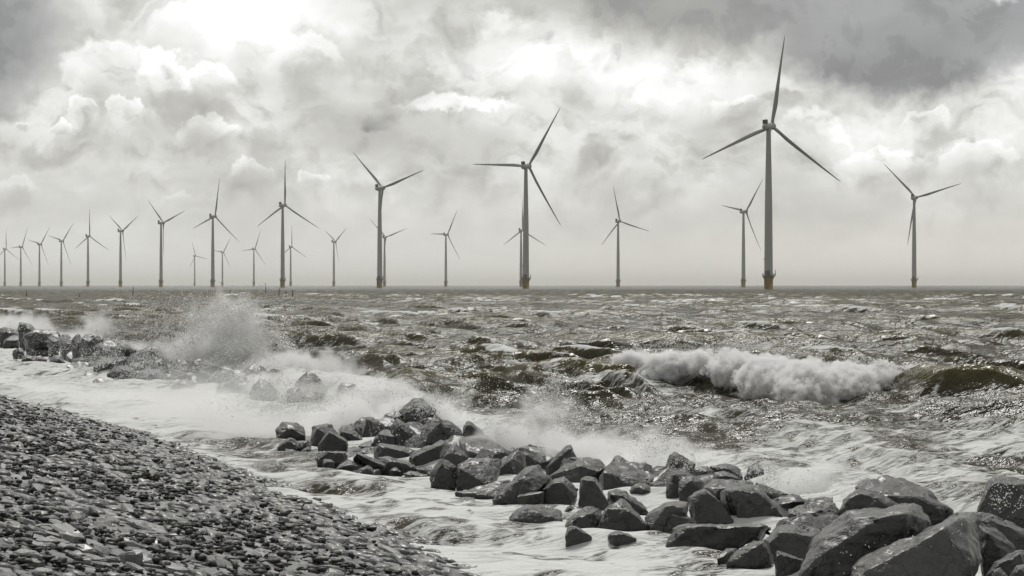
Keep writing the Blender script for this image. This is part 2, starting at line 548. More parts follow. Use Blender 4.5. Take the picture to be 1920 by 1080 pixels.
def bm_lathe(bm, prof, seg=24, mat=None):
    """prof: (r, z) list, spun about Z; transformed by mat"""
    rings = []
    for r, z in prof:
        if r < 1e-4: rings.append([bm.verts.new((0, 0, z))] * seg)
        else: rings.append([bm.verts.new((r * math.cos(2 * math.pi * i / seg), r * math.sin(2 * math.pi * i / seg), z)) for i in range(seg)])
    vs = []
    for a, b in zip(rings[:-1], rings[1:]):
        for i in range(seg):
            j = (i + 1) % seg
            f = [a[i], a[j], b[j], b[i]]; g = []
            for v in f:
                if v not in g: g.append(v)
            if len(g) > 2:
                try: bm.faces.new(g)
                except ValueError: pass
    for rr in (rings[0], rings[-1]):
        if rr[0] is not rr[1]: bm.faces.new(rr)
    if mat is not None:
        for v in {v for rr in rings for v in rr}: v.co = mat @ v.co
    return bm


def bm_box(bm, cx, cyy, cz, sx, sy, sz, rot=None):
    r = bmesh.ops.create_cube(bm, size=1.0)
    for v in r['verts']:
        v.co = Vector((v.co.x * sx, v.co.y * sy, v.co.z * sz))
        if rot is not None: v.co = rot @ v.co
        v.co += Vector((cx, cyy, cz))
    return r['verts']


def bm_bar(bm, a, b, r, seg=6):
    a, b = Vector(a), Vector(b); d = b - a
    q = d.to_track_quat('Z', 'Y').to_matrix().to_4x4(); q.translation = a
    bm_lathe(bm, [(r, 0), (r, d.length)], seg, q)


def blade_mesh():
    """one blade along +Z, its chord mostly in X, flap in Y (the rotor axis)"""
    bm = bmesh.new(); N, K = 22, 14
    rings = []
    for i in range(N + 1):
        t = i / N; z = 1.6 + (ROT_R - 1.6) * t
        root = 1 - sst(np.array(t), 0.03, 0.22)
        chord = np.interp(t, [0, .05, .2, .35, .6, .85, .97, 1], [1.9, 1.95, 2.7, 2.35, 1.5, 0.88, 0.5, 0.10])
        thick = np.interp(t, [0, .05, .2, .4, 1], [2.2, 2.2, 1.15, 0.6, 0.06])
        tw = math.radians(np.interp(t, [0, .2, .5, 1], [20, 16, 5, -1]) + 4)
        pre = 3.6 * t ** 1.6                       # bends upwind
        ring = []
        for k in range(K):
            a = 2 * math.pi * k / K
            x = math.cos(a); y = math.sin(a)
            # towards an aerofoil: blunt at one edge, sharp at the other
            fx = chord * (0.5 * x + (0.18 if root < 1 else 0) * (1 - root))
            fy = thick * 0.5 * y * (1 - (1 - root) * 0.45 * (0.5 + 0.5 * x))
            ring.append(bm.verts.new((fx * math.cos(tw) - fy * math.sin(tw), fx * math.sin(tw) + fy * math.cos(tw) + pre, z)))
        rings.append(ring)
    for a, b in zip(rings[:-1], rings[1:]):
        for k in range(K):
            bm.faces.new([a[k], a[(k + 1) % K], b[(k + 1) % K], b[k]])
    bm.faces.new(rings[0][::-1]); bm.faces.new(rings[-1])
    bmesh.ops.recalc_face_normals(bm, faces=bm.faces)
    return bm


def make_turbine():
    """local frame: +Y is the rotor axis (upwind), tower along Z, water level at 0"""
    root = empty('wind_turbine', (0, 0, 0))
    bm = bm_lathe(bmesh.new(), [(2.62, -4), (2.62, 4.0), (2.75, 4.2), (2.75, 6.4)], 28)
    from_bm('foundation_pile', bm, M['yellow'], root)
    bm = bm_lathe(bmesh.new(), [(2.58, 6.55), (2.56, 8.2), (2.2, 50.0), (1.35, 91.8), (1.5, 92.2), (1.5, 92.9)], 32)
    tw = from_bm('tower', bm, M['tower'], root)
    bm = bmesh.new(); bm_box(bm, -0.55, -2.46, 8.2, 1.0, 0.2, 2.2)
    from_bm('door', bm, M['steel'], tw, False)
    bm = bmesh.new(); bm_box(bm, -1.7, -1.9, 16.2, 0.5, 0.7, 0.7)
    from_bm('lamp', bm, M['dark_metal'], tw, False)
    bm = bmesh.new()
    bm_lathe(bm, [(2.7, 6.1), (3.8, 6.15), (3.8, 6.5), (2.5, 6.5)], 28)
    for k in range(10):
        a = 2 * math.pi * k / 10
        bm_bar(bm, (2.68 * math.cos(a), 2.68 * math.sin(a), 4.4), (3.6 * math.cos(a), 3.6 * math.sin(a), 6.2), 0.16)
    pl = from_bm('platform', bm, M['steel'], root, False)
    bm = bmesh.new(); ks = 22
    for k in range(ks):
        a, b = 2 * math.pi * k / ks, 2 * math.pi * (k + 1) / ks
        pa, pb = Vector((3.7 * math.cos(a), 3.7 * math.sin(a), 0)), Vector((3.7 * math.cos(b), 3.7 * math.sin(b), 0))
        bm_bar(bm, pa + Vector((0, 0, 6.5)), pa + Vector((0, 0, 7.7)), 0.06)
        for z in (7.1, 7.65): bm_bar(bm, pa + Vector((0, 0, z)), pb + Vector((0, 0, z)), 0.06)
    from_bm('railing', bm, M['steel'], pl, False)
    bm = bmesh.new()
    bm_bar(bm, (3.5, -1.0, 6.3), (5.3, -1.6, 6.3), 0.28); bm_bar(bm, (5.3, -1.6, 6.1), (5.3, -1.6, 9.6), 0.22)
    from_bm('davit_crane', bm, M['steel'], pl, False)
    bm = bmesh.new(); bm_box(bm, 1.2, -2.95, 8.0, 2.2, 0.7, 3.0)
    from_bm('equipment_box', bm, M['steel'], pl, False)
    bm = bmesh.new()
    for x in (-1.0, 1.0): bm_bar(bm, (x, -3.1, -3), (x, -3.1, 6.0), 0.2)
    for k in range(12): bm_bar(bm, (-1, -3.1, -2 + k * .65), (1, -3.1, -2 + k * .65), 0.08)
    from_bm('boat_ladder', bm, M['yellow'], root, False)
    # nacelle: a short round drum on the tower with a rear body, cooler on its back
    yx = Matrix.Rotation(R(-90), 4, 'X')           # lathe Z -> +Y
    tr = Matrix.Translation((0, 0, HUB_Z)) @ Matrix.Rotation(R(6), 4, 'X')
    bm = bmesh.new()
    bm_lathe(bm, [(0.4, -5.2), (1.7, -5.1), (2.05, -4.2), (2.15, -1.0), (2.2, 1.2), (2.3, 1.6), (2.3, 2.7), (2.05, 2.95)], 26, tr @ yx)
    bm_lathe(bm, [(1.75, -2.4), (1.85, 0.4)], 24, Matrix.Translation((0, 0, HUB_Z)))
    nac = from_bm('nacelle', bm, M['tower'], root)
    bm = bmesh.new()
    for v in bm_box(bm, 0, -4.1, 2.95, 2.7, 1.6, 2.5): v.co = tr @ v.co
    from_bm('cooler', bm, M['dark_metal'], nac, False)
    bm = bmesh.new()
    bm_bar(bm, tr @ Vector((0.5, -4.1, 4.1)), tr @ Vector((0.5, -4.1, 5.6)), 0.06)
    from_bm('wind_mast', bm, M['dark_metal'], nac, False)
    # rotor: hub empty is avoided, hub mesh carries its blades
    hubm = bmesh.new()
    bm_lathe(hubm, [(1.85, -1.5), (2.1, -0.8), (2.2, 0.3), (2.0, 1.3), (1.3, 2.2), (0.5, 2.6), (0, 2.7)], 26, yx)
    hub = from_bm('hub', hubm, M['blade'], root)
    hub.location = tr @ Vector((0, 4.55, 0))
    hub.rotation_euler = (R(6), 0, 0)
    bl = blade_mesh(); me = None
    for k in range(3):
        b = from_bm('blade', bl, M['blade'], hub) if k == 0 else bpy.data.objects.new('blade', me)
        if k: COL.objects.link(b); b.parent = hub
        me = b.data
        b.rotation_euler = (0, 2 * math.pi * k / 3, 0)
    return root


def copy_tree(o, parent=None):
    c = o.copy(); COL.objects.link(c)
    if parent is not None: c.parent = parent
    for ch in list(o.children): copy_tree(ch, c)
    return c


# tower x, hub y, height in the photograph, first blade's angle from upright (clockwise as seen), heading of the rotor, label
TURB = [
    (1441, 237, 300, 10, 34, 'largest turbine, its upright blade reaching the dark cloud, on an ochre base', 'front'),
    (986, 312, 225, 33, 30, 'big turbine with one blade level to its left, in front of a faint far one', 'front'),
    (712, 353, 182, 73, 38, 'tall turbine with raised V of two blades and a smaller one close behind its tower', 'front'),
    (530, 385, 150, 2, 32, 'turbine with one blade straight up and a bright lower right blade', 'front'),
    (399, 406, 129, 12, 39, 'turbine with an upright blade leaning right, between two tiny far turbines', 'front'),
    (302, 418, 117, 72, 44, 'turbine with V blades and hidden third blade, left of the tiny far row', 'front'),
    (226, 433, 102, 62, 46, 'turbine with short V blades and one blade hanging just right of its tower', 'front'),
    (165, 443, 92, 2, 34, 'turbine with a blade straight up among the shrinking left line', 'front'),
    (115, 452, 83, 43, 38, 'left line turbine with a long upper left blade, fourth from the left edge', 'front'),
    (74, 458, 77, 41, 40, 'left line turbine third from the left edge, blade tip touching its neighbour', 'front'),
    (39, 463, 72, 27, 40, 'second turbine from the left edge of the water', 'front'),
    (9, 467, 68, 3, 38, 'turbine cut close to the left edge of the sea horizon', 'front'),
    (1714, 371, 164, 75, 36, 'lone turbine with raised V blades at the right end of the row', 'rear'),
    (1394, 397, 138, 40, 56, 'smaller turbine just left of the largest turbine tower', 'rear'),
    (1159, 415, 120, -12, 40, 'pale turbine midway between the largest and second largest turbines', 'rear'),
    (977, 432, 103, 1, 37, 'faint far turbine half hidden behind the tower of the second largest turbine', 'rear'),
    (836, 440, 95, 32, 46, 'faint far turbine standing alone left of the second largest turbine', 'rear'),
    (721, 445, 90, 72, 34, 'faint far turbine peeping out right behind the third largest tower', 'rear'),
    (626, 453, 82, 58, 54, 'faint far turbine with a small V of blades right of the fourth largest', 'rear'),
    (545, 463, 72, 2, 36, 'faint far turbine with an upright blade close right of the fourth largest tower', 'rear'),
    (476, 467, 68, 24, 36, 'faint far turbine alone between the fourth and fifth largest towers', 'rear'),
    (417, 473, 62, 36, 38, 'faint far turbine close right of the fifth largest tower', 'rear'),
    (365, 480, 55, -18, 36, 'smallest and farthest turbine, left of the fifth largest tower', 'rear'),
]
proto = make_turbine()
for i, (tx, hy, hp, ph, yaw, lab, g) in enumerate(TURB):
    o = proto if i == 0 else copy_tree(proto)
    D = F * HUB_Z / hp
    o.location = ((tx - 960.0) / F * D, D, H + (535 - hy) / F * D - HUB_Z)
    o.rotation_euler = (0, 0, R(-yaw))
    hub = [c for c in o.children if c.name.startswith('hub')][0]
    m = Matrix.Rotation(R(6), 4, 'X') @ Matrix.Rotation(R(ph), 4, 'Y')
    hub.rotation_euler = m.to_euler()
    tag(o, lab, 'wind turbine', 'wind turbines in the sea, %s row' % g)

# ------------------------------------------------------------------ fishing stakes in the water
STAKES = [(499, 530, 556, 'tallest stake in the water, its top crossing the horizon'),
          (249, 538, 558, 'lone thick stake below the seventh turbine of the left line'),
          (523, 540, 561, 'left one of three stakes close together right of the tallest stake'),
          (536, 545, 562, 'middle one of three stakes close together right of the tallest stake'),
          (549, 543, 564, 'right one of three stakes close together right of the tallest stake'),
          (50, 546, 560, 'short stake near the left edge of the sea'),
          (149, 552, 560, 'short stake standing between two spread out left stakes'),
          (443, 551, 558, 'short stake just left of the tallest stake, half veiled by spray'),
          (596, 545, 554, 'short stake right of the group of three stakes'),
          (627, 551, 558, 'rightmost and smallest stake in the water')]
for k, (sx, t0, t1, lab) in enumerate(STAKES):
    D = F * H / (t1 - 535.0)
    top = H + (535 - t0) / F * D
    bm = bmesh.new()
    bm_lathe(bm, [(0.075, -1.5), (0.07, top * 0.5), (0.055, top - 0.05), (0.03, top)], 8)
    o = from_bm('stake', bm, M['pole'])
    o.location = ((sx - 960) / F * D, D, 0)
    o.rotation_euler = (R((k * 37 % 9 - 4) * 0.5), R((k * 53 % 11 - 5) * 0.6), 0)
    tag(o, lab, 'stake', 'fishing stakes standing in the sea')

# ------------------------------------------------------------------ the stone dike on the left
def vnoise3(p, seed=0):
    i = np.floor(p).astype(np.int64); f = p - i; f = f * f * (3 - 2 * f)

    def h(a, b, c):
        n = (a * 374761393 + b * 668265263 + c * 1440662683 + seed * 974634777) & 0xffffffff
        n = ((n ^ (n >> 13)) * 1274126177) & 0xffffffff
        return ((n ^ (n >> 16)) & 0xffff) / 65535.0
    x, y, z = i[:, 0], i[:, 1], i[:, 2]; fx, fy, fz = f[:, 0], f[:, 1], f[:, 2]
    r = 0
    for dz, wz in ((0, 1 - fz), (1, fz)):
        a = h(x, y, z + dz) * (1 - fx) + h(x + 1, y, z + dz) * fx
        b = h(x, y + 1, z + dz) * (1 - fx) + h(x + 1, y + 1, z + dz) * fx
        r = r + wz * (a * (1 - fy) + b * fy)
    return r


def fbm3(p, octv=4, seed=0, gain=0.5):
    s, a, t = 0.0, 1.0, 0.0
    for k in range(octv):
        s = s + a * vnoise3(p, seed + 31 * k); t += a; a *= gain; p = p * 2.07 + 5.3
    return s / t


# a smooth version of the water line, by arc length
_wl = WATER_LINE[:-1]
_seg = np.concatenate([[0], np.cumsum(np.hypot(*np.diff(_wl, axis=0).T))])
_ta = np.linspace(0, _seg[-1], 400)
_wx = np.interp(_ta, _seg, _wl[:, 0]); _wy = np.interp(_ta, _seg, _wl[:, 1])
_k = np.ones(31) / 31
_wx = np.convolve(np.pad(_wx, 15, mode='edge'), _k, 'valid'); _wy = np.convolve(np.pad(_wy, 15, mode='edge'), _k, 'valid')
_tx = np.gradient(_wx); _ty = np.gradient(_wy); _n = np.hypot(_tx, _ty); _tx /= _n; _ty /= _n


def dike_point(a, t):
    """a: metres along the water line, t: metres up the slope"""
    x = np.interp(a, _ta, _wx); y = np.interp(a, _ta, _wy)
    tx = np.interp(a, _ta, _tx); ty = np.interp(a, _ta, _ty)
    z = 0.215 * t - 0.004 * np.maximum(t, 0) ** 2 + 0.02
    z = z + 0.05 * (fbm(a / 2.3, t / 1.6, 3, 41) - 0.5)
    return np.stack([x - ty * t, y + tx * t, z], -1), np.stack([tx, ty], -1)


def mat_stone():
    m, t, out = new_mat('basalt_setts')
    p = geopos(); tone = getattr_node('tone')
    n = tnoise(p, 9.0, 5.0, 0.65); n2 = tnoise(p, 45.0, 3.0, 0.6); blot = tnoise(p, 2.2, 3.0, 0.6)
    k = tone * (0.45 + n * 1.1)
    c = mixc(k.cl(), (0.016, 0.016, 0.017), (0.31, 0.31, 0.305))
    c = mixc(S.m('MULTIPLY', blot.ss(0.56, 0.70), 0.5), c, (0.16, 0.157, 0.125))      # pale dry lichen crust
    c = mixc(S.m('MULTIPLY', n2.ss(0.60, 0.70), 0.75), c, (0.03, 0.03, 0.03))     # pits
    wet = (sep(p)[2] + (n - 0.5) * 0.12).ss(0.16, 0.04)
    c = mixc(wet, c, mixc(0.55, c, (0.02, 0.02, 0.018)))
    principled(t, out, base=c, rough=mixf(n, 0.28, 0.6), normal=bump(n * 0.7 + n2 * 0.3, 0.9, 0.05), coat=0.45 + wet * 0.4, coatr=0.30)
    return m


def mat_gap():
    m, t, out = new_mat('dark_joint_gravel')
    p = geopos(); n = tnoise(p, 14.0, 4.0, 0.6)
    principled(t, out, base=mixc(n, (0.015, 0.015, 0.014), (0.06, 0.06, 0.057)), rough=0.75, normal=bump(n, 1.0, 0.05))
    return m


def mat_weed():
    m, t, out = new_mat('dark_weed')
    p = geopos(); n = tnoise(p, 30.0, 3.0, 0.6)
    principled(t, out, base=mixc(n, (0.012, 0.012, 0.011), (0.045, 0.045, 0.038)), rough=0.6)
    return m


M['stone'] = mat_stone(); M['gap'] = mat_gap(); M['weed'] = mat_weed()


def build_dike():
    rs = np.random.default_rng(5)
    aa = np.arange(2.0, _ta[-1], 0.35); tt = np.arange(-4.0, 12.0, 0.3)
    A, T = np.meshgrid(aa, tt, indexing='ij')
    P, _ = dike_point(A, T)
    P[..., 2] -= 0.045
    nr, nc = A.shape; idx = np.arange(nr * nc).reshape(nr, nc)
    faces = np.stack([idx[:-1, :-1], idx[1:, :-1], idx[1:, 1:], idx[:-1, 1:]], -1).reshape(-1, 4)
    dike = from_np('dike_slope', P.reshape(-1, 3), faces, M['gap'])
    tag(dike, 'sloping dike face set with rough basalt stones', kind='structure')

    def sett(r):
        """one rough block in unit size: verts, faces, 35 triangles"""
        k = 7
        ang = np.sort((np.arange(k) + r.uniform(-0.28, 0.28, k)) * 2 * math.pi / k)
        rad = 1.0 / np.maximum(np.abs(np.cos(ang)), np.abs(np.sin(ang))) ** 0.55 * r.uniform(0.84, 1.12, k) * 0.5
        bx, by = rad * np.cos(ang), rad * np.sin(ang)
        hh = r.uniform(0.5, 1.1, k)
        top = r.uniform(0.66, 0.96, k)
        v = np.concatenate([np.stack([bx, by, np.full(k, -1.0)], -1), np.stack([bx, by, hh * 0.55], -1),
                            np.stack([bx * top, by * top, hh], -1), [[r.uniform(-.12, .12), r.uniform(-.12, .12), r.uniform(0.9, 1.25)]]])
        f = []
        for i in range(k):
            j = (i + 1) % k
            for o in (0, k): f += [(o + i, o + j, o + k + j), (o + i, o + k + j, o + k + i)]
            f.append((2 * k + i, 2 * k + j, 3 * k))
        return v, np.array(f)

    kinds = [sett(rs) for _ in range(14)]
    meshes = []
    for i, (v, f) in enumerate(kinds):
        me = bpy.data.meshes.new('stone'); me.from_pydata(v.tolist(), [], f.tolist()); me.update()
        me.polygons.foreach_set('use_smooth', np.zeros(len(f), dtype=bool))
        attr(me, 'tone', np.full(len(v), 0.12 + 0.8 * (((i * 5) % 14) / 13.0) ** 1.3)); me.materials.append(M['stone'])
        meshes.append(me)
    items = []
    t = -0.7
    while t < 8.5:
        dt = rs.uniform(0.095, 0.145)
        a = 5.0 + rs.uniform(0, 0.4)
        while a < _ta[-1] - 2:
            da = rs.uniform(0.12, 0.33)
            items.append((a + da / 2, t + dt / 2 + rs.normal(0, 0.012), da, dt)); a += da
        t += dt
    it = np.array(items)
    P, tg = dike_point(it[:, 0], it[:, 1])
    az = np.degrees(np.arctan2(P[:, 0], P[:, 1])); vis = (np.abs(az) < 17.5) & (P[:, 1] > 8.8) & (P[:, 1] < 58)
    ydown = (H - P[:, 2]) / np.maximum(P[:, 1], 1) * F
    vis &= ydown < 640
    it, P, tg = it[vis], P[vis], tg[vis]
    order = np.argsort(P[:, 1]); inview = (np.abs(np.degrees(np.arctan2(P[:, 0], P[:, 1]))) < 14.15) & ((H - P[:, 2]) / P[:, 1] * F < 548)
    first = [i for i in order if inview[i]][:300]; firsts = set(first)
    V, Fc, TN, off = [], [], [], 0
    slope = math.atan(0.2)
    for i in order:
        a, tt_, da, dt = it[i]
        kd = int(rs.integers(14)); th = math.atan2(tg[i, 1], tg[i, 0]) + rs.normal(0, 0.14)
        hgt = abs(rs.normal(0.015, 0.011)) + 0.010 + (0.02 if rs.random() < 0.05 else 0)
        m = (Matrix.Translation(P[i] + np.array([0, 0, rs.normal(0, 0.010)])) @ Matrix.Rotation(th, 4, 'Z') @ Matrix.Rotation(slope + rs.normal(0.02, 0.085), 4, 'X')
             @ Matrix.Rotation(rs.normal(0.0, 0.085), 4, 'Y') @ Matrix.Diagonal((da * 1.0, dt * 1.02, hgt, 1)))
        if i in firsts:
            o = bpy.data.objects.new('stone', meshes[kd]); COL.objects.link(o); o.parent = dike; o.matrix_world = m
            continue
        v, f = kinds[kd]
        mm = np.array(m); V.append(v @ mm[:3, :3].T + mm[:3, 3]); Fc.append(f + off); TN.append(np.full(len(v), 0.10 + 0.9 * rs.random() ** 1.3)); off += len(v)
    rest = from_np('stones_further_off', np.concatenate(V), np.concatenate(Fc), M['stone'], dike, False)
    attr(rest.data, 'tone', np.concatenate(TN)); rest['kind'] = 'stuff'
    # clumps of dark weed and shells lodged between the stones, thicker higher up the slope
    n = 90000
    a = rs.uniform(6, _ta[-1] - 4, n); tt_ = rs.uniform(-0.1, 8.2, n)
    dens = sst(fbm(a / 0.55, tt_ / 0.32, 3, 8), 0.40, 0.66) * (0.12 + 0.88 * sst(tt_ + 1.2 * (fbm(a / 3, tt_, 2, 3) - 0.5), 0.5, 2.4))
    P, tg = dike_point(a, tt_)
    az = np.abs(np.degrees(np.arctan2(P[:, 0], P[:, 1])))
    keep = (rs.random(n) < dens) & (az < 16.5) & (P[:, 1] > 9.0) & (P[:, 1] < 50) & ((H - P[:, 2]) / P[:, 1] * F < 620)
    P = P[keep]
    bm = bmesh.new(); bmesh.ops.create_icosphere(bm, subdivisions=1, radius=1.0)
    bv = np.array([v.co[:] for v in bm.verts]); bf = np.array([[v.index for v in f.verts] for f in bm.faces]); bm.free()
    V, Fc = [], []
    for k, p in enumerate(P):
        s = rs.uniform(0.012, 0.038)
        v = bv * rs.uniform(0.35, 1.5, (len(bv), 1)) * np.array([s * rs.uniform(0.8, 1.6), s, s * rs.uniform(0.45, 0.95)]) + p + np.array([0, 0, rs.uniform(0.008, 0.05)])
        V.append(v); Fc.append(bf + k * len(bv))
    w = from_np('weed_clumps', np.concatenate(V), np.concatenate(Fc), M['weed'], None, False)
    tag(w, 'dark weed and shell clumps lodged between the dike stones', kind='stuff')
    return dike


build_dike()


def dike_hit(px, py):
    """where the view through a photograph point meets the dike"""
    d = Vector(((px - 960) / F, 1.0, (535 - py) / F))
    lo = None
    for D in np.arange(9, 60, 0.05):
        p = Vector((0, 0, H)) + d * D
        s = -float(sdist(WATER_LINE, np.array([p.x]), np.array([p.y]))[0])
        if p.z < 0.215 * s - 0.004 * max(s, 0) ** 2 + 0.03: return p
    return p


# a mossy tuft and two stalks standing up from the dike
bm = bmesh.new(); rs = random.Random(3)
for k in range(60):
    a = rs.uniform(0, 6.28); r = rs.uniform(0, 0.11)
    c = Vector((r * math.cos(a) * 1.5, r * math.sin(a), rs.uniform(0.0, 0.075) * (1 - r / 0.16)))
    g = bmesh.ops.create_icosphere(bm, subdivisions=1, radius=rs.uniform(0.018, 0.035))
    for v in g['verts']: v.co = v.co * rs.uniform(0.7, 1.3) + c
o = from_bm('moss_tuft', bm, mat_plain('brown_moss', (0.030, 0.027, 0.014), 0.9, 0.4, 20.0, 0.02))
o.location = dike_hit(274, 900)
tag(o, 'dark brown moss tuft sitting among the grey dike stones', 'moss tuft')
for (px, py, hgt, lean, lab) in ((564, 962, 0.115, 0.35, 'dark curved stalk sticking up from the dike close to the gully water'),
                                 (371, 866, 0.09, 0.12, 'short dark stalk on the dike edge where the spray begins')):
    bm = bmesh.new(); pts = [Vector((lean * hgt * (q / 5) ** 2 * 1.2, 0, hgt * q / 5)) for q in range(6)]
    for q in range(5): bm_bar(bm, pts[q], pts[q + 1], 0.006 + 0.006 * q / 5, 6)
    o = from_bm('plant_stalk', bm, M['weed']); o.location = dike_hit(px, py)
    tag(o, lab, 'stalk', 'stalks on the dike')

# ------------------------------------------------------------------ the rocks
def mat_rock(name='wet_basalt', k1=1.0):
    m, t, out = new_mat(name)
    p = objco(); g = geopos()
    oi = t.nodes.new('ShaderNodeObjectInfo'); rnd = S(oi.outputs['Random'])
    off = vm('ADD', p, comb(rnd * 37.0, rnd * 11.0, rnd * 23.0))
    n = tnoise(off, 3.0, 5.0, 0.62); n2 = tnoise(off, 16.0, 4.0, 0.65); n3 = tnoise(off, 60.0, 3.0, 0.6)
    st = tnoise(vm('MULTIPLY', off, (1.0, 1.0, 5.0)), 3.5, 4.0, 0.6)
    k = n * 0.5 + n2 * 0.3 + rnd * 0.25
    c = mixc(k.ss(0.30, 0.80), (0.008 * k1, 0.008 * k1, 0.0075 * k1), (0.034 * k1, 0.0335 * k1, 0.031 * k1))
    c = mixc(S.m('MULTIPLY', n2.ss(0.58, 0.75), 0.3), c, (0.08, 0.077, 0.07))
    nz = sep(S(t.nodes.new('ShaderNodeNewGeometry').outputs['Normal']))[2]
    c = mixc(S.m('MULTIPLY', n.ss(0.55, 0.75), 0.25), c, (0.028, 0.028, 0.014))          # a film of algae
    crack = tvor(vm('ADD', off, vm('SCALE', tnoise(off, 4.0, 3.0, 0.6, '3D', True), scale=0.25)), 3.2, 1.0, 0.5, feature='DISTANCE_TO_EDGE', dim='3D').ss(0.0, 0.035)
    h = n * 0.45 + st * 0.25 + n2 * 0.28 + n3 * 0.12 + crack * 0.10
    low = (sep(geopos())[2] + (n - 0.5) * 0.25).ss(0.26, 0.10)                  # the band the water keeps wet
    c = mixc(low, c, mixc(0.6, c, (0.008, 0.009, 0.006)))
    principled(t, out, base=c, rough=mixf(n2, 0.28, 0.58) - low * 0.08, spec=0.6, normal=bump(h, 0.95, 0.11), coat=mixf(n, 0.3, 0.95), coatr=0.36)
    return m


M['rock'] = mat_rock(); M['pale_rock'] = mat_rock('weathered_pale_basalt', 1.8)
ZO = {'A': (500, 740, 6), 'B': (760, 760, 6), 'C': (920, 820, 6), 'D': (1060, 850, 6), 'E': (1230, 830, 6), 'F': (1340, 900, 6),
      'G': (1600, 880, 5.4), 'L': (0, 560, 6), 'M': (280, 540, 6), 'N': (400, 660, 4), 'P': (0, 0, 1)}
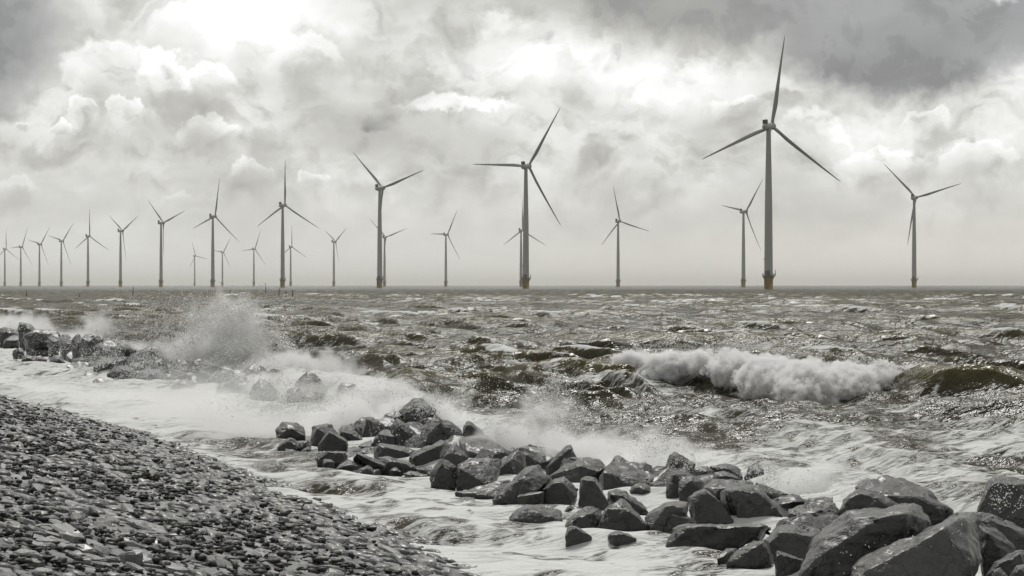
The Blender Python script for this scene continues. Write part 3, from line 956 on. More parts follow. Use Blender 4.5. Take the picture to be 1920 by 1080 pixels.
# zone of the tracing, ground line in the photograph, outline, ridge points, depth factor, label
ROCKS = [
    ('A', 847, [(120, 600), (150, 545), (265, 480), (325, 500), (380, 615), (340, 625), (130, 635)], [(272, 500), (338, 618)], 1, 'block at the far left end of the bare rocks, dark front and pale right side'),
    ('A', 851, [(203, 640), (215, 608), (290, 612), (370, 640), (300, 660), (210, 658)], [(290, 625)], 1, 'flat stone at the foot of the leftmost bare block'),
    ('A', 846, [(355, 550), (430, 515), (470, 505), (500, 540), (500, 595), (385, 615)], [(435, 530), (447, 580)], 1, 'small split block second from the left end of the bare rocks'),
    ('A', 851, [(378, 640), (440, 590), (500, 592), (500, 640), (440, 658), (390, 655)], [(470, 610)], 1, 'low dark wedge in the water below the small split block'),
    ('A', 851, [(485, 640), (500, 610), (560, 602), (680, 605), (700, 630), (640, 660), (500, 660)], [(500, 635), (690, 634)], 1.4, 'thin flat slab between the dark wedge and the dark pentagon rock'),
    ('A', 838, [(490, 540), (510, 350), (560, 340), (600, 350), (680, 325), (730, 335), (810, 440), (850, 560), (700, 600), (500, 580)], [(570, 380), (550, 520)], 1, 'tall grey rock fading into the mist behind the pentagon rock'),
    ('A', 851, [(575, 580), (690, 405), (725, 400), (905, 515), (910, 575), (860, 600), (850, 650), (600, 640)], [(705, 425), (890, 530)], 0.8, 'flat faced dark rock shaped like a pentagon'),
    ('A', 869, [(558, 740), (560, 660), (700, 645), (890, 645), (910, 710), (850, 770), (690, 775), (570, 745)], [(700, 652), (880, 655)], 0.8, 'black low slab right under the pentagon rock'),
    ('A', 872, [(630, 760), (640, 725), (720, 720), (770, 765), (700, 785), (640, 775)], [(690, 750)], 1, 'small pale stone in front of the black low slab'),
    ('A', 833, [(810, 400), (850, 345), (920, 335), (970, 360), (1100, 520), (1085, 545), (1000, 540), (815, 470)], [(840, 410), (940, 440), (1010, 535)], 1.5, 'rock with a pale slanting top right of the pentagon rock'),
    ('A', 829, [(920, 340), (960, 315), (1030, 360), (1065, 430), (1060, 480), (1010, 440)], [(960, 350)], 1, 'dark knob leaning on the back of the pale slanting top'),
    ('A', 828, [(1065, 420), (1075, 350), (1110, 260), (1140, 245), (1200, 265), (1330, 340), (1330, 420), (1280, 440), (1190, 510), (1110, 530), (1070, 490)], [(1130, 275), (1210, 320)], 0.9, 'upright rounded rock standing in the spray with bright drops'),
    ('A', 818, [(1180, 260), (1300, 245), (1430, 260), (1460, 330), (1350, 370), (1200, 300)], [], 1, 'hazy flat rock behind the upright rounded rock'),
    ('A', 838, [(1175, 570), (1240, 440), (1330, 380), (1390, 400), (1450, 440), (1470, 500), (1450, 590), (1300, 590)], [(1255, 445), (1440, 475)], 1, 'low block with a grey top below the upright rounded rock'),
    ('A', 838, [(1390, 400), (1400, 340), (1460, 270), (1500, 285), (1570, 340), (1700, 440), (1725, 500), (1720, 590), (1560, 590), (1450, 570)], [(1475, 310), (1570, 420), (1560, 570)], 1, 'dark peaked rock speckled with drops, left of the biggest rounded rock'),
    ('A', 839, [(1030, 580), (1060, 550), (1180, 510), (1195, 540), (1170, 580)], [], 1.6, 'small wet sheet of stone below the upright rounded rock'),
    ('A', 850, [(870, 650), (880, 600), (1000, 585), (1070, 600), (1060, 630), (960, 670)], [(960, 640)], 1.4, 'little flat stone right of the pentagon rock foot'),
    ('A', 858, [(1030, 640), (1080, 600), (1230, 580), (1210, 690), (1060, 670)], [(1060, 640)], 1.2, 'grey leaning plate left of the long block with a pale edge'),
    ('A', 868, [(1200, 680), (1230, 590), (1270, 545), (1300, 545), (1480, 590), (1680, 620), (1600, 680), (1600, 745), (1400, 745), (1210, 695)], [(1265, 580), (1540, 640), (1595, 655)], 1.3, 'long dark block with a pale chipped top edge sloping right'),
    ('B', 875, [(40, 590), (60, 540), (400, 390), (450, 400), (470, 470), (430, 560), (330, 660), (170, 700), (120, 680)], [(75, 588), (260, 510), (430, 430)], 1.3, 'long tilted block with a smooth grey band along its upper edge'),
    ('A', 884, [(970, 730), (1010, 645), (1060, 650), (1240, 720), (1335, 790), (1330, 855), (1260, 840)], [(1020, 670), (1300, 795)], 0.8, 'dark oblong slab tipped to the right near the gully water'),
    ('A', 880, [(1240, 710), (1380, 690), (1560, 760), (1650, 780), (1690, 820), (1600, 835), (1330, 820), (1340, 780)], [(1400, 740)], 1, 'grey low slab under the long block with a pale edge'),
    ('A', 885, [(765, 840), (920, 725), (1080, 790), (1090, 810), (960, 850), (840, 862)], [(930, 790)], 1, 'left one of two dark triangular rocks in the gully water'),
    ('A', 886, [(1000, 745), (1100, 760), (1290, 850), (1280, 880), (1200, 870), (1080, 800)], [], 1.8, 'pale wet plate between the two triangular rocks and the oblong slab'),
    ('A', 892, [(960, 870), (1130, 795), (1180, 815), (1220, 890), (1130, 908), (1030, 895)], [(1140, 810), (1100, 880)], 1, 'right one of two dark triangular rocks in the gully water'),
    ('A', 886, [(1380, 860), (1410, 820), (1460, 820), (1525, 870), (1440, 870)], [(1430, 840)], 1, 'little pale stone right of the oblong slab foot'),
    ('A', 896, [(1540, 890), (1610, 855), (1650, 890), (1810, 900), (1800, 925), (1640, 930)], [(1640, 900)], 1, 'low flat stone with a raised left end left of the big dark cube'),
    ('A', 892, [(1690, 840), (1720, 820), (1850, 800), (1880, 850), (1840, 900), (1740, 890)], [(1740, 845)], 1, 'dark wedge tucked under the tilted block by the big dark cube'),
    ('A', 898, [(1295, 938), (1330, 925), (1365, 938), (1320, 948)], [], 1, 'tiny dark stone awash right of the two triangular rocks'),
    ('A', 916, [(1510, 1030), (1560, 1010), (1590, 1040), (1550, 1055)], [], 1, 'tiny dark stone awash left of the big dark cube'),
    ('A', 803, [(1480, 180), (1600, 90), (1650, 40), (1740, 45), (1830, 100), (1910, 160), (1880, 230), (1700, 270), (1530, 240)], [(1660, 110)], 1, 'big hazy rock veiled by drops above the biggest rounded rock'),
    ('A', 829, [(100, 400), (180, 300), (320, 300), (420, 370), (440, 470), (250, 480), (120, 460)], [(260, 370)], 1, 'ghostly rock in the mist left of the bare rocks'),
    ('A', 777, [(850, 130), (880, 70), (980, 70), (1010, 120), (960, 170), (880, 160)], [], 1, 'faint rock in the middle of the white surge'),
    # second stretch
    ('B', 845, [(165, 470), (165, 300), (190, 220), (250, 165), (360, 165), (400, 155), (470, 170), (620, 250), (640, 330), (560, 380), (410, 385), (280, 430)], [(370, 185), (425, 290), (420, 375)], 0.9, 'biggest rounded rock at the back, dark left face and grey right face'),
    ('B', 836, [(640, 330), (650, 240), (690, 180), (730, 180), (860, 270), (890, 330), (700, 350)], [(700, 210)], 1, 'dark cap rock right of the biggest rounded rock'),
    ('B', 862, [(600, 400), (640, 365), (790, 340), (910, 345), (1010, 430), (1120, 510), (1125, 545), (1080, 595), (960, 590), (840, 560), (720, 520), (620, 450)], [(640, 450), (720, 515), (860, 560), (970, 590)], 2.6, 'broad pale slab with a cracked sunlit top'),
    ('B', 884, [(410, 600), (500, 470), (545, 420), (580, 425), (640, 530), (710, 590), (600, 670), (480, 660)], [(520, 500), (640, 560)], 1, 'dark peak leaning against the left end of the pale slab'),
    ('B', 917, [(275, 820), (290, 740), (330, 650), (420, 600), (500, 640), (580, 700), (570, 900), (500, 950), (390, 930), (290, 920)], [(400, 650), (480, 690)], 0.8, 'big dark cube standing in the gully water'),
    ('B', 919, [(565, 800), (590, 670), (720, 600), (1060, 600), (1080, 620), (960, 740), (970, 860), (880, 900), (760, 945), (620, 945), (565, 920)], [(600, 700), (640, 800), (720, 780), (880, 870)], 1.2, 'streaked block with a grey top right of the big dark cube'),
    ('B', 904, [(930, 770), (1080, 620), (1260, 500), (1300, 510), (1330, 600), (1340, 690), (1290, 740), (1200, 830), (1050, 880), (980, 870), (935, 820)], [(1160, 640), (1220, 690)], 0.9, 'smooth dark egg shaped rock leaning left over the streaked block'),
    ('B', 897, [(1300, 520), (1350, 520), (1420, 570), (1480, 580), (1515, 650), (1480, 680), (1370, 690)], [(1350, 545)], 1, 'dark rock with a thin bright rim behind the egg shaped rock'),
    ('C', 951, [(20, 710), (130, 640), (380, 350), (410, 330), (540, 300), (680, 460), (590, 590), (520, 600), (300, 770), (260, 780)], [(395, 420), (440, 520), (505, 600), (90, 705)], 1.2, 'pyramid rock with a pale right face and a dark cavity below'),
    ('B', 934, [(540, 980), (700, 940), (960, 880), (1180, 840), (1200, 900), (1000, 1030), (760, 1030)], [(760, 1000)], 1.4, 'grey sloping ledge between the streaked block and the pyramid rock'),
    ('B', 942, [(400, 1060), (700, 1030), (770, 1040), (790, 1080), (600, 1090)], [], 1.2, 'black flat stone awash left of the pyramid rock'),
    ('B', 847, [(1000, 300), (1020, 250), (1080, 235), (1200, 310), (1330, 360), (1345, 430), (1230, 450), (1100, 460), (1040, 390)], [(1100, 300), (1250, 400)], 1, 'rough rock glittering with drops behind the pale slab'),
    ('B', 868, [(1120, 590), (1140, 500), (1200, 470), (1260, 480), (1180, 560)], [], 1, 'dark filler rock right of the pale slab'),
    ('B', 866, [(1260, 480), (1400, 430), (1560, 490), (1750, 510), (1700, 600), (1620, 640), (1520, 600), (1400, 520)], [(1420, 500), (1640, 560)], 1, 'long dark rocks edge in front of the white foam'),
    ('C', 889, [(610, 350), (650, 290), (850, 90), (900, 85), (970, 240), (900, 290), (700, 390), (640, 370)], [(900, 115), (690, 350), (640, 345)], 0.8, 'tilted brick shaped slab pointing up into the foam'),
    ('C', 882, [(560, 250), (600, 230), (640, 270), (620, 320), (560, 300)], [], 1, 'small grey stone below the brick shaped slab'),
    ('C', 917, [(660, 430), (980, 240), (1100, 220), (1230, 240), (1310, 340), (1260, 440), (1150, 440), (980, 600), (870, 520), (780, 430)], [(1000, 330), (1240, 360), (1060, 300)], 1.1, 'large grey layered rock in the middle of the breakwater'),
    ('C', 949, [(550, 590), (640, 540), (720, 460), (830, 440), (860, 490), (985, 580), (970, 660), (900, 760), (650, 760), (590, 680)], [(600, 590), (720, 520), (830, 500)], 0.9, 'dark hexagonal rock with a crumbling bright left edge'),
    ('C', 953, [(295, 770), (300, 650), (350, 620), (590, 610), (605, 640), (600, 700), (420, 730), (320, 760)], [(300, 672), (590, 625)], 0.6, 'small pale box of stone in front of the pyramid rock'),
    ('C', 959, [(985, 780), (990, 580), (1010, 470), (1070, 435), (1180, 450), (1230, 560), (1280, 640), (1330, 750), (1290, 800), (1100, 790)], [(1035, 480), (1170, 500), (1190, 720)], 0.8, 'tall finger shaped rock with a bright tip'),
    ('C', 929, [(1225, 470), (1260, 380), (1340, 280), (1400, 210), (1440, 210), (1560, 310), (1790, 400), (1850, 470), (1760, 520), (1600, 560), (1500, 600), (1270, 600)], [(1275, 385), (1400, 420), (1550, 540)], 1.5, 'broad rock with a pale gravelly back running down to the right'),
    ('C', 986, [(200, 930), (240, 860), (400, 755), (540, 745), (800, 820), (810, 900), (790, 980), (600, 985), (390, 985), (240, 960)], [(400, 790), (460, 935), (780, 935), (250, 930)], 1.6, 'light grey flat topped rock lying in the gully water'),
    ('C', 972, [(815, 850), (860, 780), (900, 755), (960, 820), (950, 860), (870, 895), (820, 890)], [(880, 800)], 1, 'small black tooth behind the light grey flat topped rock'),
    ('D', 957, [(450, 490), (500, 405), (570, 395), (690, 425), (900, 600), (935, 660), (870, 710), (700, 600), (500, 560)], [(520, 470), (690, 480), (850, 640)], 1, 'arched rock with a pale rounded back'),
    ('D', 999, [(345, 860), (380, 760), (440, 640), (500, 580), (630, 500), (690, 540), (870, 740), (940, 830), (880, 870), (740, 890), (420, 870)], [(470, 640), (620, 630), (720, 660)], 1, 'dark dome shaped rock at the water edge below the arched rock'),
    ('D', 994, [(0, 790), (30, 730), (150, 650), (250, 590), (420, 620), (430, 650), (340, 720), (330, 830), (200, 850), (20, 830)], [(180, 680), (300, 700)], 1, 'rock with two faint ridges left of the dark dome'),
    ('D', 1012, [(0, 930), (20, 830), (60, 810), (170, 840), (300, 935), (230, 955), (50, 955)], [(90, 830), (210, 900)], 1, 'small wet rock alone in the gully, left of a flatter one'),
    ('D', 1017, [(480, 950), (490, 910), (580, 870), (640, 870), (800, 960), (700, 990), (580, 985)], [(500, 925), (650, 905)], 1, 'flat small rock alone in the gully below the dark dome'),
    ('D', 940, [(740, 370), (840, 330), (920, 350), (990, 400), (1010, 470), (880, 510), (720, 420)], [(850, 380)], 1, 'rough low rock right of the broad gravelly rock'),
    ('D', 936, [(940, 330), (1020, 310), (1130, 330), (1160, 430), (1060, 480), (960, 420)], [(1020, 360)], 1, 'low dark rock left of the speckled tower rock'),
    ('E', 914, [(105, 430), (110, 240), (150, 150), (200, 105), (250, 120), (350, 170), (440, 240), (450, 300), (300, 400), (180, 440)], [(180, 180), (240, 260)], 0.9, 'tower rock speckled with white drops at the back'),
    ('E', 943, [(110, 600), (120, 440), (180, 330), (250, 300), (340, 300), (450, 370), (550, 440), (480, 520), (400, 600), (250, 620)], [(210, 350), (350, 380)], 1, 'broad dark rock in front of the speckled tower rock'),
    ('E', 950, [(250, 440), (330, 370), (420, 380), (540, 440), (500, 520), (390, 590), (260, 560)], [(380, 430)], 0.8, 'weathered brown rock with a rough shiny face below the tower rock'),
    ('E', 927, [(420, 300), (500, 265), (580, 265), (650, 320), (630, 420), (570, 450), (460, 380)], [(560, 320)], 1, 'dark shoulder rock right of the speckled tower rock'),
    ('E', 917, [(600, 270), (690, 235), (780, 230), (900, 265), (960, 310), (980, 390), (900, 400), (800, 350), (660, 320)], [(800, 290)], 1, 'back row rock with a shiny right end beside the splash'),
    ('E', 932, [(620, 430), (660, 330), (760, 315), (860, 350), (950, 400), (980, 420), (700, 440)], [(680, 370), (800, 370)], 1, 'rounded grey rock above the cracked twin boulders'),
    ('E', 914, [(990, 390), (1040, 280), (1120, 240), (1200, 260), (1220, 350), (1130, 400), (1010, 410)], [(1110, 300)], 1, 'jagged black rock inside the small splash'),
    ('E', 948, [(1110, 440), (1150, 450), (1490, 580), (1420, 640), (1350, 680), (1240, 600)], [(1250, 560)], 1, 'dark ramp shaped rock sloping down right from the splash'),
    ('E', 968, [(500, 510), (640, 420), (800, 405), (1110, 430), (1000, 600), (700, 640), (580, 540)], [(640, 520), (800, 520)], 1.4, 'rough grey back of the cracked twin boulders'),
    ('E', 985, [(355, 620), (430, 570), (550, 525), (600, 560), (720, 660), (830, 850), (890, 900), (450, 900), (370, 760)], [(545, 545), (700, 660), (420, 610)], 0.9, 'left twin of two big boulders parted by a dark crack'),
    ('E', 985, [(720, 560), (850, 490), (890, 460), (1000, 455), (1160, 480), (1230, 560), (1310, 680), (1400, 800), (1420, 830), (1380, 900), (1010, 890), (850, 680), (790, 600)], [(815, 535), (1060, 590), (1190, 565), (1290, 700)], 1.2, 'right twin of two big boulders, with a bright flat top'),
    ('E', 1001, [(85, 960), (100, 860), (150, 790), (330, 795), (400, 850), (430, 910), (250, 970), (120, 1010)], [(160, 810), (380, 860)], 0.7, 'rounded grey rock left of the long black slab'),
    ('D', 1000, [(890, 720), (940, 680), (1110, 560), (1220, 540), (1370, 550), (1380, 640), (1170, 690), (1110, 780), (1090, 890), (960, 860), (940, 780)], [(1110, 610), (1190, 590), (1350, 590)], 1, 'rock with a bright wet top left of the twin boulders'),
    ('P', 1032, [(1242, 1018), (1262, 996), (1290, 984), (1420, 980), (1437, 984), (1452, 988), (1425, 1010), (1395, 1025), (1300, 1033), (1255, 1024)], [(1292, 990), (1430, 988)], 0.9, 'long black slab with a thin bright upper edge'),
    ('F', 1051, [(545, 680), (720, 530), (850, 475), (950, 480), (1040, 520), (1200, 570), (1190, 590), (1100, 640), (1060, 760), (1010, 900), (880, 860), (700, 780), (580, 720)], [(600, 690), (720, 600), (880, 600), (1090, 640)], 1.3, 'rock with a ribbed pale top right of the long black slab'),
    ('F', 1066, [(120, 940), (260, 780), (440, 685), (550, 690), (660, 860), (660, 960), (400, 990), (170, 965)], [(185, 955), (380, 790), (550, 705)], 0.9, 'slab tilted left with a grey upper side near the bottom edge'),
    ('F', 1050, [(30, 880), (70, 820), (130, 770), (260, 770), (200, 830), (110, 895)], [(100, 840)], 1, 'small low rock in the water left of the slab tilted left'),
    ('F', 1074, [(670, 960), (690, 810), (720, 795), (1000, 890), (1000, 960), (880, 1000), (870, 1050), (700, 1010)], [(700, 825), (980, 910)], 0.8, 'squared block with a bright top edge beside the slab tilted left'),
    ('F', 993, [(820, 370), (840, 330), (1000, 270), (1120, 240), (1230, 260), (1350, 270), (1400, 330), (1300, 430), (1230, 550), (1090, 510), (850, 460)], [(840, 390), (1120, 370), (1240, 470)], 1.3, 'rock with a pale striped top behind the ribbed one'),
    ('F', 974, [(690, 270), (760, 200), (870, 155), (960, 170), (1020, 250), (930, 290), (740, 350)], [(760, 270), (920, 240)], 1, 'smaller grey rock wedged behind the twin boulders'),
    ('F', 967, [(1030, 230), (1080, 195), (1330, 190), (1340, 260), (1220, 260), (1040, 260)], [], 1, 'ragged black rock at the foam edge above the pale striped top'),
    ('P', 1108, [(1500, 1085), (1505, 1060), (1520, 1020), (1535, 1000), (1570, 978), (1590, 962), (1650, 958), (1680, 955), (1715, 943), (1730, 950), (1743, 985), (1745, 992), (1700, 1030), (1640, 1090), (1560, 1100)], [(1562, 1005), (1600, 976), (1700, 966), (1545, 1060)], 0.9, 'huge dark boulder behind the pale foreground slab'),
    ('P', 1003, [(1605, 915), (1625, 900), (1660, 893), (1695, 899), (1740, 920), (1788, 958), (1745, 972), (1690, 962), (1650, 935)], [(1655, 927), (1720, 934), (1760, 955)], 1.3, 'layered flat topped rock at the back on the right, next to white foam'),
    ('P', 1007, [(1572, 962), (1580, 935), (1610, 917), (1640, 922), (1690, 950), (1688, 968), (1600, 970)], [(1600, 925), (1630, 928)], 0.8, 'smooth dark pyramid below the layered flat topped rock'),
    ('P', 1135, [(1585, 1100), (1600, 1058), (1628, 1043), (1675, 1020), (1745, 985), (1795, 961), (1806, 960), (1826, 963), (1830, 980), (1839, 1040), (1835, 1056), (1822, 1075), (1800, 1130), (1600, 1130)], [(1606, 1082), (1711, 1034), (1776, 996), (1800, 979), (1820, 1062)], 1.25, 'large foreground boulder with a long pale top slanting up to the right'),
    ('P', 1088, [(1832, 985), (1840, 980), (1870, 990), (1905, 1028), (1900, 1042), (1880, 1055), (1845, 1065), (1838, 1030)], [(1850, 1000), (1875, 1030)], 1, 'creased grey rock right of the large foreground boulder'),
    ('P', 1052, [(1826, 963), (1840, 961), (1887, 974), (1920, 990), (1945, 1005), (1945, 1040), (1908, 1030), (1868, 998), (1832, 982)], [(1850, 972), (1900, 992)], 0.9, 'smooth dark rock below the speckled corner rock'),
    ('P', 1012, [(1832, 962), (1832, 952), (1840, 932), (1853, 900), (1865, 893), (1920, 896), (1950, 900), (1955, 975), (1915, 980), (1887, 972)], [(1862, 905), (1930, 910)], 0.8, 'square black rock at the right edge peppered with drops'),
    ('P', 1114, [(1828, 1100), (1865, 1054), (1904, 1030), (1915, 1029), (1945, 1040), (1945, 1110), (1830, 1115)], [(1870, 1060), (1912, 1038)], 0.9, 'dark rock filling the lower right corner'),
    ('P', 1140, [(1857, 1085), (1861, 1069), (1876, 1064), (1891, 1079), (1890, 1100), (1857, 1105)], [(1868, 1072)], 1, 'small pale tipped stone at the very bottom right'),
    ('P', 1133, [(1889, 1085), (1905, 1061), (1920, 1058), (1945, 1058), (1945, 1100), (1889, 1105)], [(1912, 1066)], 1, 'stone cut by the bottom right corner'),
    # beyond the spray
    ('L', 643, [(0, 450), (-40, 400), (0, 330), (60, 315), (110, 330), (190, 345), (200, 400), (130, 450)], [(70, 360)], 1, 'dark mound at the left edge of the far rocks'),
    ('L', 636, [(195, 330), (225, 262), (260, 268), (350, 290), (400, 340), (380, 370), (280, 390), (200, 370)], [(235, 290), (270, 310)], 1, 'highest far rock standing against the white spray'),
    ('L', 645, [(250, 410), (380, 350), (560, 340), (650, 370), (690, 410), (560, 450), (300, 440)], [(420, 380)], 1, 'long dark rock right of the highest far rock'),
    ('L', 650, [(30, 520), (60, 460), (130, 415), (240, 420), (265, 470), (200, 490), (60, 525)], [(70, 470), (220, 465)], 1.3, 'pale topped far rock near the left edge'),
    ('L', 651, [(260, 470), (400, 440), (500, 440), (530, 490), (400, 520), (280, 520)], [(400, 480)], 1, 'grey far rock below the long dark one'),
    ('L', 676, [(135, 620), (150, 580), (220, 545), (280, 580), (280, 610), (180, 690)], [(200, 590)], 1, 'far rock with a white chip at the gully edge'),
    ('L', 663, [(390, 580), (420, 545), (490, 525), (550, 570), (560, 600), (400, 600)], [(450, 560)], 1.3, 'pale oval far rock'),
    ('L', 680, [(240, 700), (260, 640), (330, 630), (390, 660), (380, 700), (290, 715)], [(320, 660)], 1, 'low dark far rock second along the gully edge'),
    ('L', 685, [(390, 720), (400, 650), (470, 640), (530, 690), (470, 740)], [(450, 680)], 1, 'low dark far rock third along the gully edge'),
    ('L', 684, [(560, 700), (600, 640), (700, 640), (740, 720), (620, 740)], [(650, 680)], 1, 'dotted far rock fourth along the gully edge'),
    ('L', 650, [(530, 440), (600, 390), (650, 410), (680, 470), (600, 490)], [], 1, 'first of the small far rocks along the ridge right of the long dark one'),
    ('L', 654, [(660, 450), (700, 400), (760, 400), (800, 430), (820, 500), (700, 520)], [], 1, 'second of the small far rocks along the ridge, round topped'),
    ('L', 654, [(800, 450), (850, 390), (900, 400), (930, 470), (880, 520)], [], 1, 'third of the small far rocks along the ridge, pointed'),
    ('L', 654, [(920, 440), (960, 400), (1030, 395), (1080, 440), (1000, 500)], [], 1, 'fourth of the small far rocks along the ridge, flat topped'),
    ('L', 655, [(1060, 440), (1110, 405), (1165, 430), (1160, 470), (1100, 490)], [], 1, 'last of the small far rocks along the ridge'),
    ('L', 671, [(910, 560), (930, 500), (980, 510), (1030, 590), (1000, 620)], [], 1.3, 'narrow pale far rock leaning right'),
    ('L', 681, [(1100, 580), (1130, 570), (1200, 610), (1190, 660), (1120, 650)], [], 1.3, 'small pale far rock with a bright lower tip'),
    ('L', 681, [(740, 640), (790, 590), (880, 600), (890, 660), (780, 690)], [], 1.4, 'flat pale far rock in the middle of the heap'),
    ('L', 669, [(1060, 520), (1180, 470), (1260, 470), (1320, 540), (1200, 590)], [], 1, 'dotted far rock left of the long sloping one'),
    ('L', 674, [(1280, 550), (1330, 490), (1420, 500), (1550, 580), (1500, 640), (1340, 620)], [(1400, 550)], 1, 'long sloping far rock before the big far mound'),
    ('L', 697, [(1420, 720), (1450, 640), (1620, 590), (1700, 530), (1780, 535), (1840, 610), (1900, 700), (1850, 790), (1600, 790)], [(1720, 590), (1600, 680)], 1, 'biggest far rock mound with a rounded top, dotted with drops'),
    ('L', 705, [(590, 850), (600, 820), (660, 820), (720, 860)], [], 1, 'thin dark stone alone in the far gully water'),
    ('L', 714, [(920, 900), (960, 840), (1080, 820), (1140, 900), (1040, 930)], [], 1, 'low far rock at the near foot of the heap, left'),
    ('L', 701, [(1050, 770), (1100, 690), (1250, 680), (1400, 700), (1420, 780), (1200, 800)], [(1250, 720)], 1, 'broad far rock left of the biggest far mound'),
    ('L', 714, [(1200, 850), (1300, 760), (1480, 760), (1560, 850), (1400, 920), (1250, 930)], [(1390, 800)], 1, 'far rock just below the biggest far mound, left'),
    ('L', 723, [(1500, 900), (1600, 800), (1800, 790), (1900, 880), (1850, 960), (1600, 960)], [(1700, 850)], 1, 'far rock just below the biggest far mound, right'),
    ('L', 695, [(740, 750), (850, 700), (1000, 720), (1000, 790), (800, 790)], [], 1, 'low grey far rock at the gully edge between darker ones'),
    ('L', 723, [(1040, 930), (1120, 880), (1220, 920), (1180, 970)], [], 1, 'lowest far rock at the near foot of the heap'),
    ('M', 702, [(225, 850), (280, 790), (340, 830), (370, 870), (300, 920)], [], 1, 'far rock right beside the biggest far mound'),
    ('M', 705, [(510, 870), (600, 795), (660, 810), (780, 890), (700, 940)], [(620, 850)], 1, 'peaked rock in front of the tallest splash'),
    ('M', 714, [(810, 950), (830, 890), (900, 890), (920, 950), (1040, 940), (1030, 1000), (870, 1010)], [], 1, 'double humped rock right of the peaked one in the splash'),
    ('M', 709, [(1150, 930), (1230, 890), (1280, 930), (1200, 980)], [], 1, 'small rock under the right foot of the tallest splash'),
    ('M', 712, [(1270, 970), (1320, 935), (1390, 965), (1300, 1000)], [], 1, 'flat little rock right of the small one under the splash'),
    ('M', 711, [(1420, 970), (1450, 930), (1510, 935), (1500, 985)], [], 1, 'little black rock where the swell meets the splash'),
    ('N', 757, [(270, 320), (300, 240), (350, 205), (420, 230), (480, 290), (450, 360), (360, 390), (280, 360)], [(360, 270)], 1, 'big blurred rock in the white surge, left'),
    ('N', 764, [(540, 340), (560, 270), (640, 260), (690, 330), (660, 400), (580, 390)], [(610, 310)], 1, 'big blurred rock in the white surge, right'),
    ('N', 757, [(670, 300), (710, 270), (760, 300), (740, 345), (690, 345)], [], 1, 'small round rock touching the right blurred rock'),
    ('N', 731, [(460, 200), (540, 180), (620, 230), (560, 265)], [], 1, 'blurred rock above the two big ones in the surge'),
    ('N', 739, [(820, 270), (870, 245), (950, 260), (900, 292)], [], 1, 'dark oval rock alone in the surf'),
    ('N', 791, [(1760, 490), (1840, 450), (1920, 455), (1910, 500), (1820, 520)], [], 1, 'dark oval rock behind the biggest rounded rock in foam'),
]


def rock_mesh(outline, inner, D0, thick, seed, lim):
    rs = random.Random(seed)
    xs = [p[0] for p in outline]; ys = [p[1] for p in outline]
    y0, y1 = min(ys), max(ys); cx = (min(xs) + max(xs)) / 2
    w = (max(xs) - min(xs)) / F * D0; h = (y1 - y0) / F * D0
    t = 0.85 * min(w, 1.5 * h + 0.1) * thick
    pts = []
    for x, y in outline:
        hf = (y1 - y) / (y1 - y0)
        D = D0 + t * (0.05 + 0.95 * min(1.0, max(0.0, (hf - 0.15) / 0.85)) ** 0.85) + rs.uniform(-.04, .04) * t
        pts.append(at(x, y, D))
        if hf < 0.30: pts.append(at(x + (cx - x) * 0.05, y, D0) + Vector((0, 0.02 + 0.1 * t, -0.18 * h - 0.10)))
    for x, y in inner:
        hf = (y1 - y) / (y1 - y0)
        pts.append(at(x, y, D0 + t * (-0.02 + 0.22 * hf)))
    c = sum(pts, Vector()) / len(pts)
    for x, y in outline:
        p = at(cx + (x - cx) * 0.72, y1 + (y - y1) * 0.62, D0 + t * 1.5)
        pts.append(p); pts.append(Vector((p.x, p.y, p.z * 0.3 - 0.15)))
    bm = bmesh.new()
    for p in pts: bm.verts.new(p)
    r = bmesh.ops.convex_hull(bm, input=bm.verts)
    bmesh.ops.delete(bm, geom=list({g for g in r['geom_interior'] + r['geom_unused'] if isinstance(g, bmesh.types.BMVert)}), context='VERTS')
    bmesh.ops.dissolve_limit(bm, angle_limit=R(9), verts=bm.verts, edges=bm.edges)
    size = max(w, h)
    # knock a few corners off
    for k in range(3):
        n = Vector((rs.uniform(-1, 1), rs.uniform(-1, .2), rs.uniform(-.3, 1))).normalized()
        far = max(v.co.dot(n) for v in bm.verts); near = min(v.co.dot(n) for v in bm.verts)
        r = bmesh.ops.bisect_plane(bm, geom=bm.verts[:] + bm.edges[:] + bm.faces[:], plane_co=n * (far - (far - near) * rs.uniform(0.015, 0.05)), plane_no=n, clear_outer=True)
        ed = [e for e in r['geom_cut'] if isinstance(e, bmesh.types.BMEdge)]
        if ed:
            try: bmesh.ops.contextual_create(bm, geom=ed)
            except Exception: pass
    try:
        bmesh.ops.bevel(bm, geom=[e for e in bm.edges if e.is_manifold], offset=size * 0.010, segments=1, profile=0.6, affect='EDGES', clamp_overlap=True)
    except Exception: pass
    bmesh.ops.triangulate(bm, faces=bm.faces)
    L = max(lim, size / 27.0)
    for k in range(7):
        ed = [e for e in bm.edges if e.calc_length() > L]
        if not ed: break
        bmesh.ops.subdivide_edges(bm, edges=ed, cuts=1)
        bmesh.ops.triangulate(bm, faces=[f for f in bm.faces if len(f.verts) > 3])
    bmesh.ops.recalc_face_normals(bm, faces=bm.faces)
    bm.normal_update()
    co = np.array([v.co[:] for v in bm.verts]); no = np.array([v.normal[:] for v in bm.verts])
    base = Vector((c.x, D0 + t * 0.5, 0.0))
    q = (co + seed * 13.7) / size
    ridg = 1 - np.abs(2 * fbm3(q * 3.1, 3, seed) - 1) * 2.2
    d = (fbm3(q * 2.0, 3, seed + 7) - 0.5) * 0.055 + (ridg - 0.3) * 0.016 + (fbm3(q * np.array([7.0, 7.0, 13.0]), 4, seed + 3) - 0.5) * 0.055
    d += np.where(fbm3(q * 4.3, 2, seed + 19) > 0.62, -0.018, 0)
    co = co + no * (d * size)[:, None] - np.array(base[:])
    bm.verts.ensure_lookup_table()
    for v, c_ in zip(bm.verts, co): v.co = c_
    return bm, base


